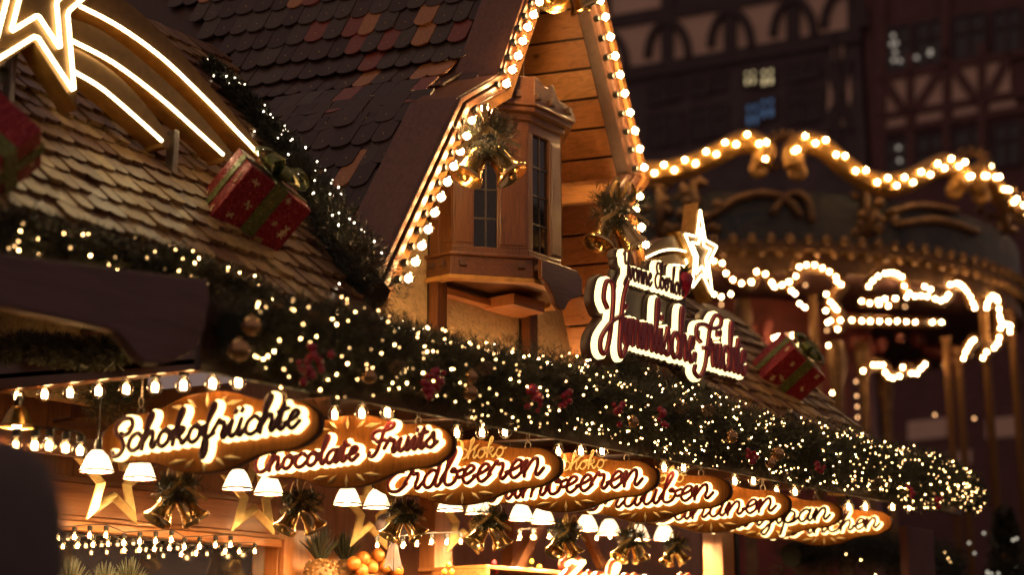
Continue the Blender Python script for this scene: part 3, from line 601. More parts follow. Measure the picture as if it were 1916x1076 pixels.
# ------------------------------------------------------------------ pendant lamps over the counter
LM = [(182, 868), (262, 882), (445, 902), (503, 912), (650, 932), (705, 938), (842, 944), (895, 950), (975, 962), (1015, 968), (1098, 982), (1140, 990), (1195, 1000), (1243, 1000)]
LL = ['first', 'second', 'third', 'fourth', 'fifth', 'sixth', 'seventh', 'eighth', 'ninth', 'tenth', 'eleventh', 'twelfth', 'thirteenth', 'fourteenth']
lamp0 = None
def lamp_shape(r, gold=False):
    s = MB(); s.lathe([(.016, .055), (.026, .053), (.040, .036), (.052, .012), (.064, -.02), (.069, -.03), (.065, -.03), (.049, .010), (.037, .032), (.016, .047)], n=20)
    s.build('lamp_shade', M['goldsat'] if gold else M['shade'], r, local=True, smooth=True)
    s = MB(); s.lathe([(.069, -.028), (.0725, -.032), (.069, -.036), (.0655, -.032), (.069, -.028)], n=20, cap=False); s.build('rim', M['dark'] if not gold else M['goldsat'], r, local=True, smooth=True)
    s = MB(); s.ball((0, 0, -.012), .024, 10, 7); s.build('lamp_bulb', M['lampcore'], r, local=True, smooth=True)
    s = MB(); s.tube([(0, 0, .05), (0, 0, .30)], .004, 6); s.lathe([(.014, .048), (.018, .075), (.012, .10)], n=10); s.build('lamp_cord', M['black'], r, local=True)
for i, (x, y) in enumerate(LM):
    p = onY(x, y, 5.4)
    if lamp0 is None: lamp0 = thing('pendant_lamp', '', 'lamp', p); lamp_shape(lamp0); o = lamp0
    else: o = copy_tree(lamp0); o.location = p
    tag(o, f'white cone pendant lamp over the counter, {LL[i]} from the left', 'lamp', 'white pendant lamps over the counter')
o = thing('pendant_lamp', 'brass cone pendant lamp at the left edge under the bulb strip', 'lamp', onX(33, 783, 4.0) + V((0, 0, -.005))); lamp_shape(o, True)
# ------------------------------------------------------------------ gold foil stars on the header
def star_pts(c, ro, ri, ex, ez, n=5, rot=0, top=1.0):
    out = []
    for i in range(2 * n):
        a = math.pi / 2 + rot + i * math.pi / n; r = (ro if i % 2 == 0 else ri) * (top if i == 0 else 1); out.append(V(c) + ex * (r * math.cos(a)) + ez * (r * math.sin(a)))
    return out
for i, ((x, y), s) in enumerate(zip([(215, 897), (478, 925), (693, 958), (868, 972)], (.235, .235, .235, .235))):
    p = onY(x, y, 5.85); r = thing('foil_star', f'big open gold star hanging behind the lamps, {["nearest", "second", "third", "farthest"][i]} of four', 'star', p, 0, 'gold stars above the counter')
    a = MB(); o = star_pts((0, 0, 0), s, s * .42, EX, EZ, rot=math.pi * 0); i_ = [q * .52 for q in o]
    for k in range(10):
        k2 = (k + 1) % 10; m1 = (o[k] + i_[k]) / 2 - EY * .03; m2 = (o[k2] + i_[k2]) / 2 - EY * .03
        a.add([o[k], o[k2], m2, m1, i_[k2], i_[k], o[k] + EY * .012, o[k2] + EY * .012, i_[k2] + EY * .012, i_[k] + EY * .012], [(0, 1, 2, 3), (3, 2, 4, 5), (0, 6, 7, 1), (6, 9, 8, 7), (5, 4, 8, 9)])
    a.build('star_frame', M['starfoil'], r, local=True)
    a = MB(); a.tube([(0, 0, s), (0, 0, s + .25)], .002, 4); a.build('thread', M['goldsat'], r, local=True)
# ------------------------------------------------------------------ fir needles
def needles(path, rad, per_m, seed, ln=.036, wd=.0030, nn=16, bl=(.5, 1.0), arc=(0, 2 * math.pi), frame=None):
    rng = np.random.default_rng(seed); P = np.array([tuple(p) for p in path]); seg = np.diff(P, axis=0); sl = np.linalg.norm(seg, axis=1); cum = np.concatenate([[0], np.cumsum(sl)]); L = cum[-1]
    n = int(L * per_m); t = rng.uniform(0, L, n); i = np.clip(np.searchsorted(cum, t) - 1, 0, len(seg) - 1); f = (t - cum[i]) / sl[i]
    rr = np.array([rad(x / L) if callable(rad) else rad for x in t]); c = P[i] + seg[i] * f[:, None]; tg = seg[i] / sl[i][:, None]
    d = rng.normal(size=(n, 3)); d -= tg * (d * tg).sum(1)[:, None] * .75; d /= np.linalg.norm(d, axis=1)[:, None]
    ll = rr * rng.uniform(*bl, n); base = c + d * (rr * .12)[:, None]
    k = np.tile(np.linspace(.25, 1.08, nn), (n, 1)) + rng.uniform(-.03, .03, (n, nn)); k[:, -1] = 1.0
    o = base[:, None, :] + d[:, None, :] * (ll[:, None] * k)[:, :, None]
    e = rng.normal(size=(n, nn, 3)); e -= d[:, None, :] * (e * d[:, None, :]).sum(2)[:, :, None]; e /= np.linalg.norm(e, axis=2)[:, :, None]
    dirn = e * .8 + d[:, None, :] * .75; dirn /= np.linalg.norm(dirn, axis=2)[:, :, None]
    l2 = ln * rng.uniform(.7, 1.15, (n, nn)); tip = o + dirn * l2[:, :, None]
    s = np.cross(dirn, rng.normal(size=(n, nn, 3))); s /= np.linalg.norm(s, axis=2)[:, :, None]; s *= wd / 2
    mid = o + dirn * (l2 * .5)[:, :, None]
    vs = np.stack([o, mid + s, tip, mid - s], 2).reshape(-1, 3); return vs
def needle_mesh(name, vs, parent, m=None):
    me = bpy.data.meshes.new(name); off = np.array(tuple(ROOTLOC.get(parent.name, (0, 0, 0)))) if parent is not None else 0
    vs = vs - off; n = len(vs) // 4; me.vertices.add(len(vs)); me.vertices.foreach_set('co', vs.astype(np.float32).ravel()); me.loops.add(len(vs)); me.loops.foreach_set('vertex_index', np.arange(len(vs), dtype=np.int32))
    me.polygons.add(n); me.polygons.foreach_set('loop_start', np.arange(0, len(vs), 4, dtype=np.int32)); me.update(calc_edges=True); me.materials.append(m or M['needle'])
    o = bpy.data.objects.new(name, me); COL.objects.link(o); o.parent = parent; return o
LIGHTM = {}
def garland(name, label, path, rad, per_m, seed, nl, lm, lsize=.0065, core=.45, cat='garland', ln=.043, shell=(.72, 1.08), face=None):
    path = [V(p) for p in path]; c = path[len(path) // 2]
    r = thing(name, label, cat, (c.x, c.y, c.z)); rf = rad if callable(rad) else (lambda t: rad)
    needle_mesh('foliage', needles(path, rad, per_m, seed, ln), r)
    a = MB(); a.tube(path, [rf(i / (len(path) - 1)) * core for i in range(len(path))], 8); a.build('stem', M['needle_core'], r)
    rng = random.Random(seed); L = [0]
    for i in range(1, len(path)): L.append(L[-1] + (path[i] - path[i - 1]).length)
    pts = []
    for q in range(nl):
        for _ in range(9):
            t = rng.uniform(0, L[-1]); i = max(1, next((k for k in range(1, len(L)) if L[k] >= t), len(L) - 1)); f = (t - L[i - 1]) / max(1e-6, L[i] - L[i - 1])
            c = path[i - 1].lerp(path[i], f); tg = (path[i] - path[i - 1]).normalized(); d = V((rng.gauss(0, 1), rng.gauss(0, 1), rng.gauss(0, 1))); d -= tg * d.dot(tg); d.normalize()
            if d.dot((CAM - c).normalized()) > (-.25 if face is None else face) or rng.random() < .12: break
        pts.append((c + d * rf(t / L[-1]) * rng.uniform(*shell), d))
    pts.sort(key=lambda p: (p[0] - CAM).length)
    if lm not in LIGHTM:
        a = MB(); a.lathe([(0, -1.3), (.7, -.8), (1, 0), (.75, .8), (0, 1.2)], n=7); o = a.build('light', M[lm], None, smooth=True); LIGHTM[lm] = o.data; bpy.data.objects.remove(o)
    for p, d in pts[:100]:
        o = bpy.data.objects.new('light', LIGHTM[lm]); COL.objects.link(o); o.parent = r; o.location = p - r.location; o.scale = (lsize * rng.uniform(.7, 1.25),) * 3
        o.rotation_euler = (rng.uniform(-1, 1), rng.uniform(-1, 1), 0)
    if nl > 100:
        a = MB()
        for p, d in pts[100:]: a.lathe([(0, -1.3 * lsize), (.7 * lsize, -.8 * lsize), (lsize, 0), (.75 * lsize, .8 * lsize), (0, 1.2 * lsize)], p, d + V((rng.uniform(-.6, .6), rng.uniform(-.6, .6), rng.uniform(-.6, .6))), 7)
        tag(a.build('lights', M[lm], r, smooth=True), kind='stuff')
    return r
# the long garland along the eave, the one at the foot of the gable wall, the valley and the near eave
fp = [V((3.50, 3.87, 2.70)), V((3.9, 3.86, 2.71))] + [V((3.9 + .35 * i, 3.86 + .012 * math.sin(i), 2.725 + .012 * math.sin(i * 1.7))) for i in range(1, 17)] + [V((9.66, 3.86, 2.645))]
garland('fir_garland', 'long thick fir garland with fairy lights along the eave above the signs', fp, lambda t: (.155 + .02 * math.sin(t * 31)) * (1 if t < .9 else 1 - (t - .9) * 4.2) * (1 if t > .05 else .8), 1200, 1, 760, 'fairy', .0033, face=-.05)
wp_ = [V((3.62, 4.28, 2.96))] + [V((4.0 + .4 * i, 4.55 + .13 * min(i, 3) / 3, 3.00 + .03 * min(i, 3) / 3 + .012 * math.sin(i * 2.1))) for i in range(0, 9)]
garland('fir_garland', 'sharp dark fir garland with tiny lights at the foot of the gable wall', wp_, .098, 800, 2, 100, 'fairy_cool', .0036, shell=(.85, 1.15))
def onroof(x, y, lift=.05): return onP(x, y, MRN, MRP) + MRN * lift
vp = [onroof(x, y) for x, y in ((378, 135), (405, 165), (450, 215), (497, 275), (535, 335), (575, 405), (612, 470), (650, 530), (688, 575))]
garland('fir_garland', 'fir garland with cool white lights climbing the valley between the two roofs', vp, lambda t: .045 + .125 * t, 1000, 3, 100, 'fairy_cool', .0036, shell=(.8, 1.2))
ep = [onY(x, y, 4.3) for x, y in ((-40, 425), (60, 445), (160, 470), (260, 495), (350, 515), (430, 545), (500, 575))]
garland('fir_garland', 'fir garland with lights along the near roof edge above the brown board', ep, .085, 900, 4, 70, 'fairy', .0034)
gp = [onY(x, y, 5.0) for x, y in ((1072, 330), (1078, 400), (1084, 470), (1082, 540), (1092, 610))]
garland('fir_garland', 'upright fir garland with lights between bay window and far verge', gp, .075, 800, 5, 34, 'fairy', .0038)
bp = [onY(x, y, 4.9) for x, y in ((1480, 1040), (1560, 1022), (1640, 1030), (1720, 1045), (1790, 1060))]
garland('fir_wreath', 'dark fir spray with a few lights beneath the far end of the sign row', bp, .17, 500, 6, 8, 'fairy', .0038, cat='wreath', ln=.05)
tp = [onX(x, y, 3.9) for x, y in ((-10, 655), (50, 648), (110, 655), (170, 660), (235, 652))]
garland('fir_garland', 'unlit dark fir sprigs lying on the rafter behind the near brown board', tp, .055, 700, 8, 0, 'fairy')
kp = [onX(x, y, 4.45) for x, y in ((185, 752), (215, 745), (240, 742))]
garland('fir_sprig', 'unlit fir sprig hanging behind the nearest bulb strip', kp, .10, 700, 9, 0, 'fairy', cat='fir sprig', core=.3)
sp_ = [onY(x, y, 4.25) for x, y in ((1150, 690), (1190, 715), (1230, 735), (1290, 745), (1340, 765))]
garland('fir_sprig', 'fir branches tucked under the big lit shop sign', sp_, .09, 800, 10, 16, 'fairy', .0036, cat='fir sprig')
# ------------------------------------------------------------------ baubles, berries and cones on the long garland
def ongar(x, y, d=.15): return onY(x, y, 3.86 - d)
for i, (x, y, r, lab) in enumerate([(447, 655, .034, 'bronze bauble at the near end of the eave garland'), (470, 610, .03, 'bronze bauble high on the near end of the eave garland'), (690, 705, .026, 'bronze bauble above the Chocolate Fruits sign'),
        (880, 735, .028, 'bronze bauble below a pine cone at the middle of the eave garland'), (882, 705, .024, 'small bronze bauble beside the middle of the eave garland'), (1368, 818, .030, 'bronze bauble below the right gift box'),
        (1455, 850, .032, 'bronze bauble above the sign ending in pan'), (1442, 868, .024, 'small bronze bauble touching a larger one near the garland end'), (1185, 790, .024, 'bronze bauble in the garland below the big shop sign')]):
    p = ongar(x, y); o = thing('bauble', lab, 'bauble', p, 0, 'bronze baubles on the eave garland'); a = MB(); a.ball((0, 0, 0), r, 16, 12); a.build('ball', M['bauble'], o, local=True, smooth=True)
    a = MB(); a.lathe([(.007, r * .97), (.007, r * 1.18), (0, r * 1.2)], n=8); a.build('cap', M['goldsat'], o, local=True)
rb = random.Random(3)
BR = [(590, 680, 20, .05, 'largest red berry cluster on the near end of the eave garland'), (818, 712, 14, .04, 'dark red berry cluster right of the near cluster'), (800, 735, 9, .03, 'small red berry cluster below the dark cluster'), (1000, 745, 12, .042, 'red berry cluster in the middle of the eave garland'), (1056, 745, 9, .035, 'round red berry cluster beside the middle cluster'),
      (1158, 770, 9, .04, 'red berry cluster below the big shop sign'), (1240, 780, 9, .04, 'red berry cluster under the right part of the big shop sign'), (1408, 850, 9, .035, 'red berry cluster near the far baubles'), (1535, 880, 7, .035, 'red berry cluster toward the far end of the garland'), (1705, 920, 7, .035, 'red berry cluster close to the garland tip'), (1757, 940, 6, .03, 'last red berry cluster at the garland tip')]
for x, y, n, s, lab in BR:
    p = ongar(x, y, .16); o = thing('berry_cluster', lab, 'berries', p, 0, 'red berry clusters on the eave garland'); a = MB()
    for k in range(n):
        q = V((rb.gauss(0, .5), rb.gauss(0, .3), rb.gauss(0, .6))) * s; a.ball(q, rb.uniform(.010, .016), 8, 6)
    a.build('berries', M['berry'], o, local=True, smooth=True)
    a = MB()
    for k in range(3): a.tube([V((0, .06, 0)), V((rb.uniform(-.6, .6), 0, rb.uniform(-.6, .6))) * s], .0025, 4)
    a.build('twigs', M['cone'], o, local=True)
for x, y, lab in [(742, 690, 'pine cone above the Chocolate Fruits sign'), (905, 690, 'pine cone in the middle of the eave garland'), (1272, 765, 'pine cone beneath the right of the shop sign'), (1322, 770, 'pine cone left of the right gift box'), (1640, 905, 'pine cone toward the garland tip')]:
    p = ongar(x, y, .15); o = thing('pine_cone', lab, 'pine cone', p, 0, 'pine cones on the eave garland'); a = MB()
    for k in range(34):
        t = k / 34; an = k * 2.4; rr = .028 * math.sin(math.pi * (.12 + .85 * t)); c = V((rr * math.cos(an), -.01 + rr * math.sin(an), .05 * (.5 - t))); d = V((math.cos(an), math.sin(an), -.35))
        a.hexa(c - d * .006, d * .014, V((-math.sin(an), math.cos(an), 0)) * .010, V((0, 0, .003)))
    a.build('scales', M['cone'], o, local=True)
# ------------------------------------------------------------------ bell pairs
def bell(mb, c, ax, s):
    prof = [(0, .125), (.016, .122), (.03, .108), (.036, .085), (.040, .05), (.046, .025), (.058, .006), (.064, -.002), (.062, -.009), (.054, -.003), (.042, .02), (.036, .05), (.03, .085), (.02, .105), (0, .11)]
    mb.lathe([(a * s, z * s) for a, z in prof], c, ax, 22)
def bell_pair(p, s, label, M4=None, yaw=0, group='gold bell pairs over the counter', tw=0):
    o = thing('bell_pair', label, 'bells', p, yaw, group); rr = random.Random(label); o.rotation_euler = (rr.uniform(-.12, .12), rr.uniform(-.14, .14), yaw + rr.uniform(-.35, .35))
    for sg in (-1, 1):
        ax = V((-sg * .50, .12 - (.3 if sg * tw > 0 else 0), .85)).normalized(); a = MB(); bell(a, V((sg * .078 * s, 0, -.085 * s)) , ax, s); b = a.build('bell', M['gold'], o, local=True, smooth=True, angle=60)
        a = MB(); a.ball(V((sg * .078 * s, 0, -.085 * s)) - ax * (.008 * s), .014 * s, 8, 6); a.build('clapper', M['goldsat'], b, local=True, smooth=True)
    vs = np.concatenate([needles([V((-.075 * s, -.02, .03 * s)), V((0, -.03, .055 * s)), V((.075 * s, -.02, .03 * s))], (.058 if s < 1.2 else .085) * s, 1100, rr.randint(0, 999), .03 * s, .0028)])
    needle_mesh('fir_bow', vs, o)
    a = MB()
    for sg in (-1, 1):
        for k, (w, h) in enumerate(((.06, .035), (.085, .0), (.05, .06)) if s > 9 else ((.05, .05),)):
            pts = [V((0, -.05 * s, .07 * s)), V((sg * w * .6 * s, -.075 * s, (.09 + h) * s)), V((sg * w * 1.1 * s, -.07 * s, (.06 + h * .6) * s)), V((sg * w * .55 * s, -.06 * s, (.045 + h * .3) * s)), V((0, -.055 * s, .066 * s))]
            q = catmull(pts, 5); a.add([z + EY * .0 for z in q] + [z + V((0, .018 * s, .008 * s)) for z in q], [(i, i + 1, len(q) + i + 1, len(q) + i) for i in range(len(q) - 1)])
        q = catmull([V((0, -.055 * s, .065 * s)), V((sg * .04 * s, -.075 * s, .02 * s)), V((sg * .11 * s, -.07 * s, -.02 * s))], 5); a.add(q + [z + V((sg * .004, .002, .018 * s)) for z in q], [(i, i + 1, len(q) + i + 1, len(q) + i) for i in range(len(q) - 1)])
    a.hexa((-.009 * s, -.03 * s, .06 * s), EX * .018 * s, EY * .006, EZ * (.11 * s)); a.build('ribbon', M['goldglit'], o, local=True)
    return o
for i, ((x, y, s), lab) in enumerate(zip([(331, 935, .95), (560, 958, .85), (755, 974, .86), (915, 990, .9), (1056, 1010, .86), (1180, 1020, .86), (1262, 1032, .72)],
        ['pair of gold bells with fir bow below the Schokofrüchte sign', 'pair of gold bells with fir bow below the Chocolate Fruits sign', 'pair of gold bells left of the Erdbeeren sign, above the black bow', 'pair of gold bells above the dark shelf case', 'pair of gold bells above the red and white lettering, left one', 'pair of gold bells above the middle of the red and white lettering', 'smallest and last pair of gold bells by the orange post'])):
    bell_pair(onY(x, y, 5.0), s, lab, yaw=-.55, tw=1 if i % 2 else 0)
bell_pair(onY(912, 285, 4.45), 1.32, 'big pair of gold bells with fir sprig hanging from the near gable slope', yaw=-.55, group='big bells on the gable')
bell_pair(onY(1150, 415, 4.45), 1.35, 'big pair of gold bells with fir sprig hanging from the far gable slope', yaw=-.55, group='big bells on the gable')
bell_pair(onY(1062, -45, 4.45), 1.55, 'big pair of gold bells under the gable peak, only their rims in the picture', yaw=-.55, group='big bells on the gable')
# ------------------------------------------------------------------ comet signs on the roof
def smooth2(px, n=5): return [(q.x, q.y) for q in catmull([(a, b, 0) for a, b in px], n)]
def comet(label, fx):
    """fx maps the drawing's pixel to a point of this comet's own upright plane"""
    c0 = fx(62, -22); r = thing('comet_sign', label, 'comet sign', c0, 0, 'lit comet signs on the roof')
    sc_ = abs((fx(162, 15) - fx(62, 15)).x / (onY(162, 15, YC) - onY(62, 15, YC)).x)
    sgn = EY * .105
    A = smooth2([(128, -22), (210, -14), (295, 52), (385, 150), (455, 235), (494, 282)]) + [(498, 297), (492, 305), (484, 302)] + smooth2([(484, 296), (440, 246), (382, 185), (302, 109), (222, 51), (132, 2)])
    B = smooth2([(118, 28), (180, 48), (250, 95), (330, 165), (395, 232), (430, 275)]) + [(437, 290), (432, 300), (424, 299)] + smooth2([(421, 292), (376, 250), (300, 182), (215, 118), (118, 66)])
    Cc = smooth2([(112, 75), (165, 95), (230, 140), (290, 205), (320, 248)]) + [(328, 265), (322, 275), (312, 272)] + smooth2([(310, 265), (264, 222), (196, 164), (122, 114)])
    for nm, P, tubeP, dy in (('tail_blade', A, [(128, -2), (150, 8), (222, 46), (302, 104), (382, 180), (440, 240), (484, 286)], 0.0), ('tail_blade', B, [(128, 30), (118, 42), (122, 64), (140, 72), (215, 112), (300, 176), (376, 244), (421, 285)], .012), ('tail_blade', Cc, [(126, 82), (134, 112), (142, 125), (196, 158), (264, 216), (310, 258)], .024)):
        fr = [fx(x, y) + EY * dy for x, y in P]; a = MB(); m = len(fr)
        a.add(fr + [q + sgn for q in fr], [list(range(m))]); a.mi = 1; a.add(fr + [q + sgn for q in fr], [(i, (i + 1) % m, m + (i + 1) % m, m + i) for i in range(m)] + [list(range(m, 2 * m))])
        a.mi = 0; b = a.build(nm, [M['plate'], M['goldpaint']], r)
        a = MB(); a.tube([fx(x, y) + EY * (dy - .008) - EZ * .010 - EX * .004 for x, y in smooth2(tubeP, 6)], .0068 * sc_, 8); a.build('light_tube', M['neon'], b, smooth=True)
    ex = EX * (1 if (fx(162, 15) - c0).x > 0 else -1); c = c0 - EY * .03; ez = EZ * 1.45
    for j, (ro, ri, d) in enumerate(((.36 * sc_, .150 * sc_, .10),)):
        fr = star_pts(c, ro, ri, ex, ez, rot=0.0); a = MB(); m = len(fr); a.add(fr, [list(range(m))]); a.mi = 1; a.add(fr + [q + EY * d for q in fr], [(i, (i + 1) % m, m + (i + 1) % m, m + i) for i in range(m)] + [list(range(m, 2 * m))]); b = a.build('star_plate', [M['plate'], M['goldpaint']], r)
    for k in (.88, .52):
        t = star_pts(c - EY * .012, ro * k * .98, ri * k * 1.02, ex, ez, rot=0.0); pts = []
        for i in range(10): pts += [t[i].lerp(t[(i + 1) % 10], u) for u in (.04, .5, .96)]
        a = MB(); a.tube(pts, .0068 * sc_, 8, closed=True); a.build('light_tube', M['neon'], b, smooth=True)
    p = fx(341, 240); foot = MRP.z + (p.y + .05 - MRP.y)
    a = MB(); a.hexa((p.x - .012, p.y + .03, foot - .02), EX * .024, EY * .05, EZ * (p.z - foot + .02)); q = c0 + EY * .11; fz = MRP.z + (q.y - MRP.y); a.hexa((q.x - .012, q.y - .03, min(fz, q.z) - .02), EX * .024, EY * .05, EZ * abs(q.z - fz)); a.each('support_post', M['steel'], r, bevel=.003)
    return r
M['plate'] = plain('comet_plate', (.15, .078, .024), .35, .5)
YC = 4.82
comet('big lit comet sign with three glowing tails on the near roof', lambda x, y: onY(x, y, YC))
q0 = onY(62, 15, YC); c1 = onY(1301, 492, 4.82)
def far_fx(x, y): q = onY(x, y, YC) - q0; return c1 + V((-q.x * .62, 0, q.z * .62))
comet('lit comet star with its arc of light behind the shop sign', far_fx)
# ------------------------------------------------------------------ gift boxes
def gift(p, e1, e2, n, s, label, d=None):
    e1 = e1.normalized(); e2 = (e2 - e1 * e2.dot(e1)).normalized(); n_ = e1.cross(e2).normalized(); n_ = n_ if n_.dot(CAM - p) > 0 else -n_
    r = thing('gift_box', label, 'gift box', p, 0, 'glitter gift boxes on the roof'); a, b, c = s; O = -e1 * a / 2 - e2 * b / 2 - n_ * c / 2
    m = MB(); m.hexa(O, e1 * a, e2 * b, n_ * c); box = m.build('box', M['redglit'], r, local=True, bevel=.006)
    w = a * .2; m = MB(); t = .004
    m.hexa(-e1 * w / 2 - e2 * (b / 2 + t) - n_ * (c / 2 + t), e1 * w, e2 * (b + 2 * t), n_ * (c + 2 * t)); k = .0045
    m.hexa(-e1 * (a / 2 + k) - n_ * w / 2 - e2 * (b / 2 + k), e1 * (a + 2 * k), n_ * w, e2 * (b + 2 * k))
    m.build('ribbon', M['greenglit'], r, local=True)
    m = MB(); rr = random.Random(label)
    def flake(c, u, v, q):
        for i in range(3):
            an = math.pi * i / 3 + rr.uniform(0, 1); dd = u * math.cos(an) + v * math.sin(an); nn = u * -math.sin(an) + v * math.cos(an); nz = u.cross(v); nz = nz if nz.dot(c) > 0 else -nz
            m.hexa(c - dd * q - nn * q * .13 + nz * .0005 * i, dd * 2 * q, nn * q * .26, nz * .002)
    for f, (u, v, nz, su, sv, sn) in enumerate(((e1, e2, n_, a, b, c), (e2, n_, -e1, b, c, a), (e1, n_, -e2, a, c, b), (e2, n_, e1, b, c, a))):
        for _ in range(9):
            x, y = rr.uniform(-.42, .42), rr.uniform(-.42, .42)
            if abs(x) < .15: continue
            flake(nz * (sn / 2 + .001) + u * (x * su) + v * (y * sv), u, v, rr.uniform(.011, .019))
    m.build('snowflakes', M['schoko'], r, local=True)
    m = MB(); top = (-e2 * (b / 2 + .006) if d is None else d * (b / 2 + .006))
    tn = -e2 if d is None else d; e3 = n_
    for k in range(9):
        an = k * 2 * math.pi / 9 + .3; h = e1 * math.cos(an) + e3 * math.sin(an); L = rr.uniform(.10, .15); sd = tn.cross(h).normalized() * .024
        q = catmull([top, top + h * L * .55 + tn * L * .55, top + h * L + tn * L * .3, top + h * L * .6 + tn * .012, top + tn * .01], 5)
        m.add([z - sd for z in q] + [z + sd for z in q], [(i, i + 1, len(q) + i + 1, len(q) + i) for i in range(len(q) - 1)])
    m.build('bow', M['greenglit'], r, local=True, smooth=True)
pg_ = onroof(448, 424, .10)
ga, gb = (R * .76 - U * .60 + F * .52), (-R * .55 - U * .80 + F * .10)
gift(pg_, ga, gb, None, (.31, .29, .27), 'red glitter gift box with green bow on the roof beside the comet post', None)
gift(onroof(-80, 330, .14), (R * .62 + U * .62 + F * .5), (-R * .5 + U * .7 + F * .2), None, (.27, .30, .24), 'red glitter gift box at the left edge under the comet star', V((R * .5 - U * .1)).normalized() * 0 + U)
gift(onroof(1450, 724, .13), (R * .70 - U * .62 + F * .35), (-R * .62 - U * .72 + F * .2), None, (.30, .27, .24), 'red glitter gift box with wide green band at the far end of the roof', None)
a = MB(); a.tube([onY(1400, 795, 4.2), onY(1426, 774, 4.2)], .008, 6); tag(a.build('gift_support', M['steel']), 'thin bright rod left of the far gift box', 'support')
a = MB(); a.beam(onY(1478, 770, 4.3), onY(1508, 798, 4.3), .03, .02); tag(a.build('gift_support', M['steel']), 'flat pale strut right of the far gift box', 'support')
# ------------------------------------------------------------------ the big lit shop sign
YS = 4.2
p0 = onY(1235, 640, YS); sg = thing('shop_sign', 'big lit shop sign reading Himmlische Früchte standing on the eave before the gable', 'sign', p0)
def sx(x, y): return onY(x, y, YS).x - p0.x
def sz(x, y): return onY(x, y, YS).z - p0.z
zh = sz(1179, 651)
H1 = write('H', sx(1112, 600), sx(1158, 600), sz(1120, 662), .175, .10); H2 = write('immlische', sx(1152, 640), sx(1286, 670), zh, .128, .10)
F1 = write('F', sx(1284, 640), sx(1322, 640), sz(1294, 700), .150, .10); F2 = write('rüchte', sx(1312, 680), sx(1382, 700), sz(1345, 694), .125, .10)
Y1 = write('Yvonne', sx(1156, 520), sx(1208, 520), sz(1185, 531), .066, .10); Y2 = write('Eberloh', sx(1214, 540), sx(1268, 560), sz(1240, 548), .066, .10)
big = H1 + H2 + F1 + F2; sm = Y1 + Y2
a = MB(); stroke_text(a, big, .037, .05, .0); stroke_text(a, sm, .023, .05, .002)
a.build('backing', M['sign_edge'], sg, local=True, smooth=True, angle=50)
a = MB(); stroke_text(a, big, .0235, .0, -.030); stroke_text(a, sm, .0145, .0, -.028); a.build('letter_light', M['halo_big'], sg, local=True, smooth=True, angle=50)
a = MB(); stroke_text(a, big, .0115, -.02, -.040); a.build('letter_outline', M['choco'], sg, local=True, smooth=True, angle=50)
a = MB(); stroke_text(a, big, .0092, -.034, -.048); a.build('lettering', M['maroon_big'], sg, local=True, smooth=True, angle=50)
a = MB(); stroke_text(a, sm, .0050, -.02, -.038); a.build('small_lettering', M['choco'], sg, local=True, smooth=True, angle=50)
a = MB(); x0, x1 = sx(1150, 560), sx(1290, 600); z0, z1 = sz(1200, 600), sz(1200, 520); a.hexa((x0, .02, z0), EX * (x1 - x0), EY * .02, EZ * (z1 - z0 + .0)); a.build('back_panel', M['sign_edge'], sg, local=True)
a = MB(); c = V((sx(1270, 530), -.03, sz(1270, 530))); a.lathe([(0, -.085), (.022, -.06), (.042, -.015), (.05, .02), (.036, .045), (0, .055)], c, EZ, 14); sb_ = a.build('strawberry', M['berry'], sg, local=True, smooth=True)
a = MB()
for k in range(7): an = k * .9; d = V((math.cos(an), math.sin(an) * .5, .35)).normalized(); a.tube([c + EZ * .045, c + EZ * .06 + d * .03, c + EZ * .055 + d * .06], [.008, .009, .001], 5)
a.build('calyx', M['greenglit'], sb_, local=True)
a = MB(); b0 = onY(1222, 745, YS + .03) - p0; b1 = onY(1282, 720, YS + .03) - p0; a.hexa((b0.x, 0, b0.z - .02), EX * (b1.x - b0.x), EY * .08, EZ * .07); a.build('mounting_box', M['black'], sg, local=True, bevel=.004)
a = MB(); q = onY(1100, 668, YS) - p0; a.tube([q + EY * .05, V((q.x - .28, -.1, q.z - .14))], .009, 7)
for x in (1170, 1250, 1330): a.tube([V((sx(x, 660), .05, sz(x, 690) + .1)), V((sx(x, 660), .06, 2.9 - p0.z))], .012, 7)
a.build('support_rods', M['steel'], sg, local=True)
# ------------------------------------------------------------------ figurine on the bay
fg = thing('santa_figurine', 'small bearded figurine in red coat standing on top of the bay window', 'figurine', (6.22, 4.86, 4.40)); s_ = 1.25
a = MB(); a.lathe([(.075, 0), (.078, .02), (.062, .10), (.05, .18), (.052, .21), (.03, .235), (.0, .24)], (0, 0, 0), EZ, 16); a.build('coat', plain('figurine_coat', (.26, .018, .03), .6), fg, local=True, smooth=True)
a = MB(); a.ball((0, 0, .262), .032, 12, 9); a.build('head', M['skin'], fg, local=True, smooth=True)
a = MB(); a.lathe([(0, -.10), (.018, -.06), (.03, -.02), (.028, .0), (0, .01)], (0, -.028, .245), V((0, .25, 1)), 10); a.tube([(0, -.07, .02), (0, -.058, .1), (0, -.05, .2)], .010, 6); a.build('beard', M['cream'], fg, local=True, smooth=True)
a = MB(); a.lathe([(.036, .278), (.038, .29), (.026, .33), (.0, .37)], n=12); a.build('hat', M['berry'], fg, local=True, smooth=True)
for sgx in (-1, 1): a = MB(); a.tube([(sgx * .05, 0, .205), (sgx * .085, -.02, .15), (sgx * .06, -.07, .115)], [.022, .024, .018], 8); a.build('arm', M['berry'], fg, local=True, smooth=True)
a = MB(); a.tube([(.065, -.075, 0), (.062, -.078, .36)], .006, 6); a.tube([(.062, -.078, .36), (.075, -.078, .40), (.10, -.078, .385)], .006, 6); a.build('staff', M['goldsat'], fg, local=True)
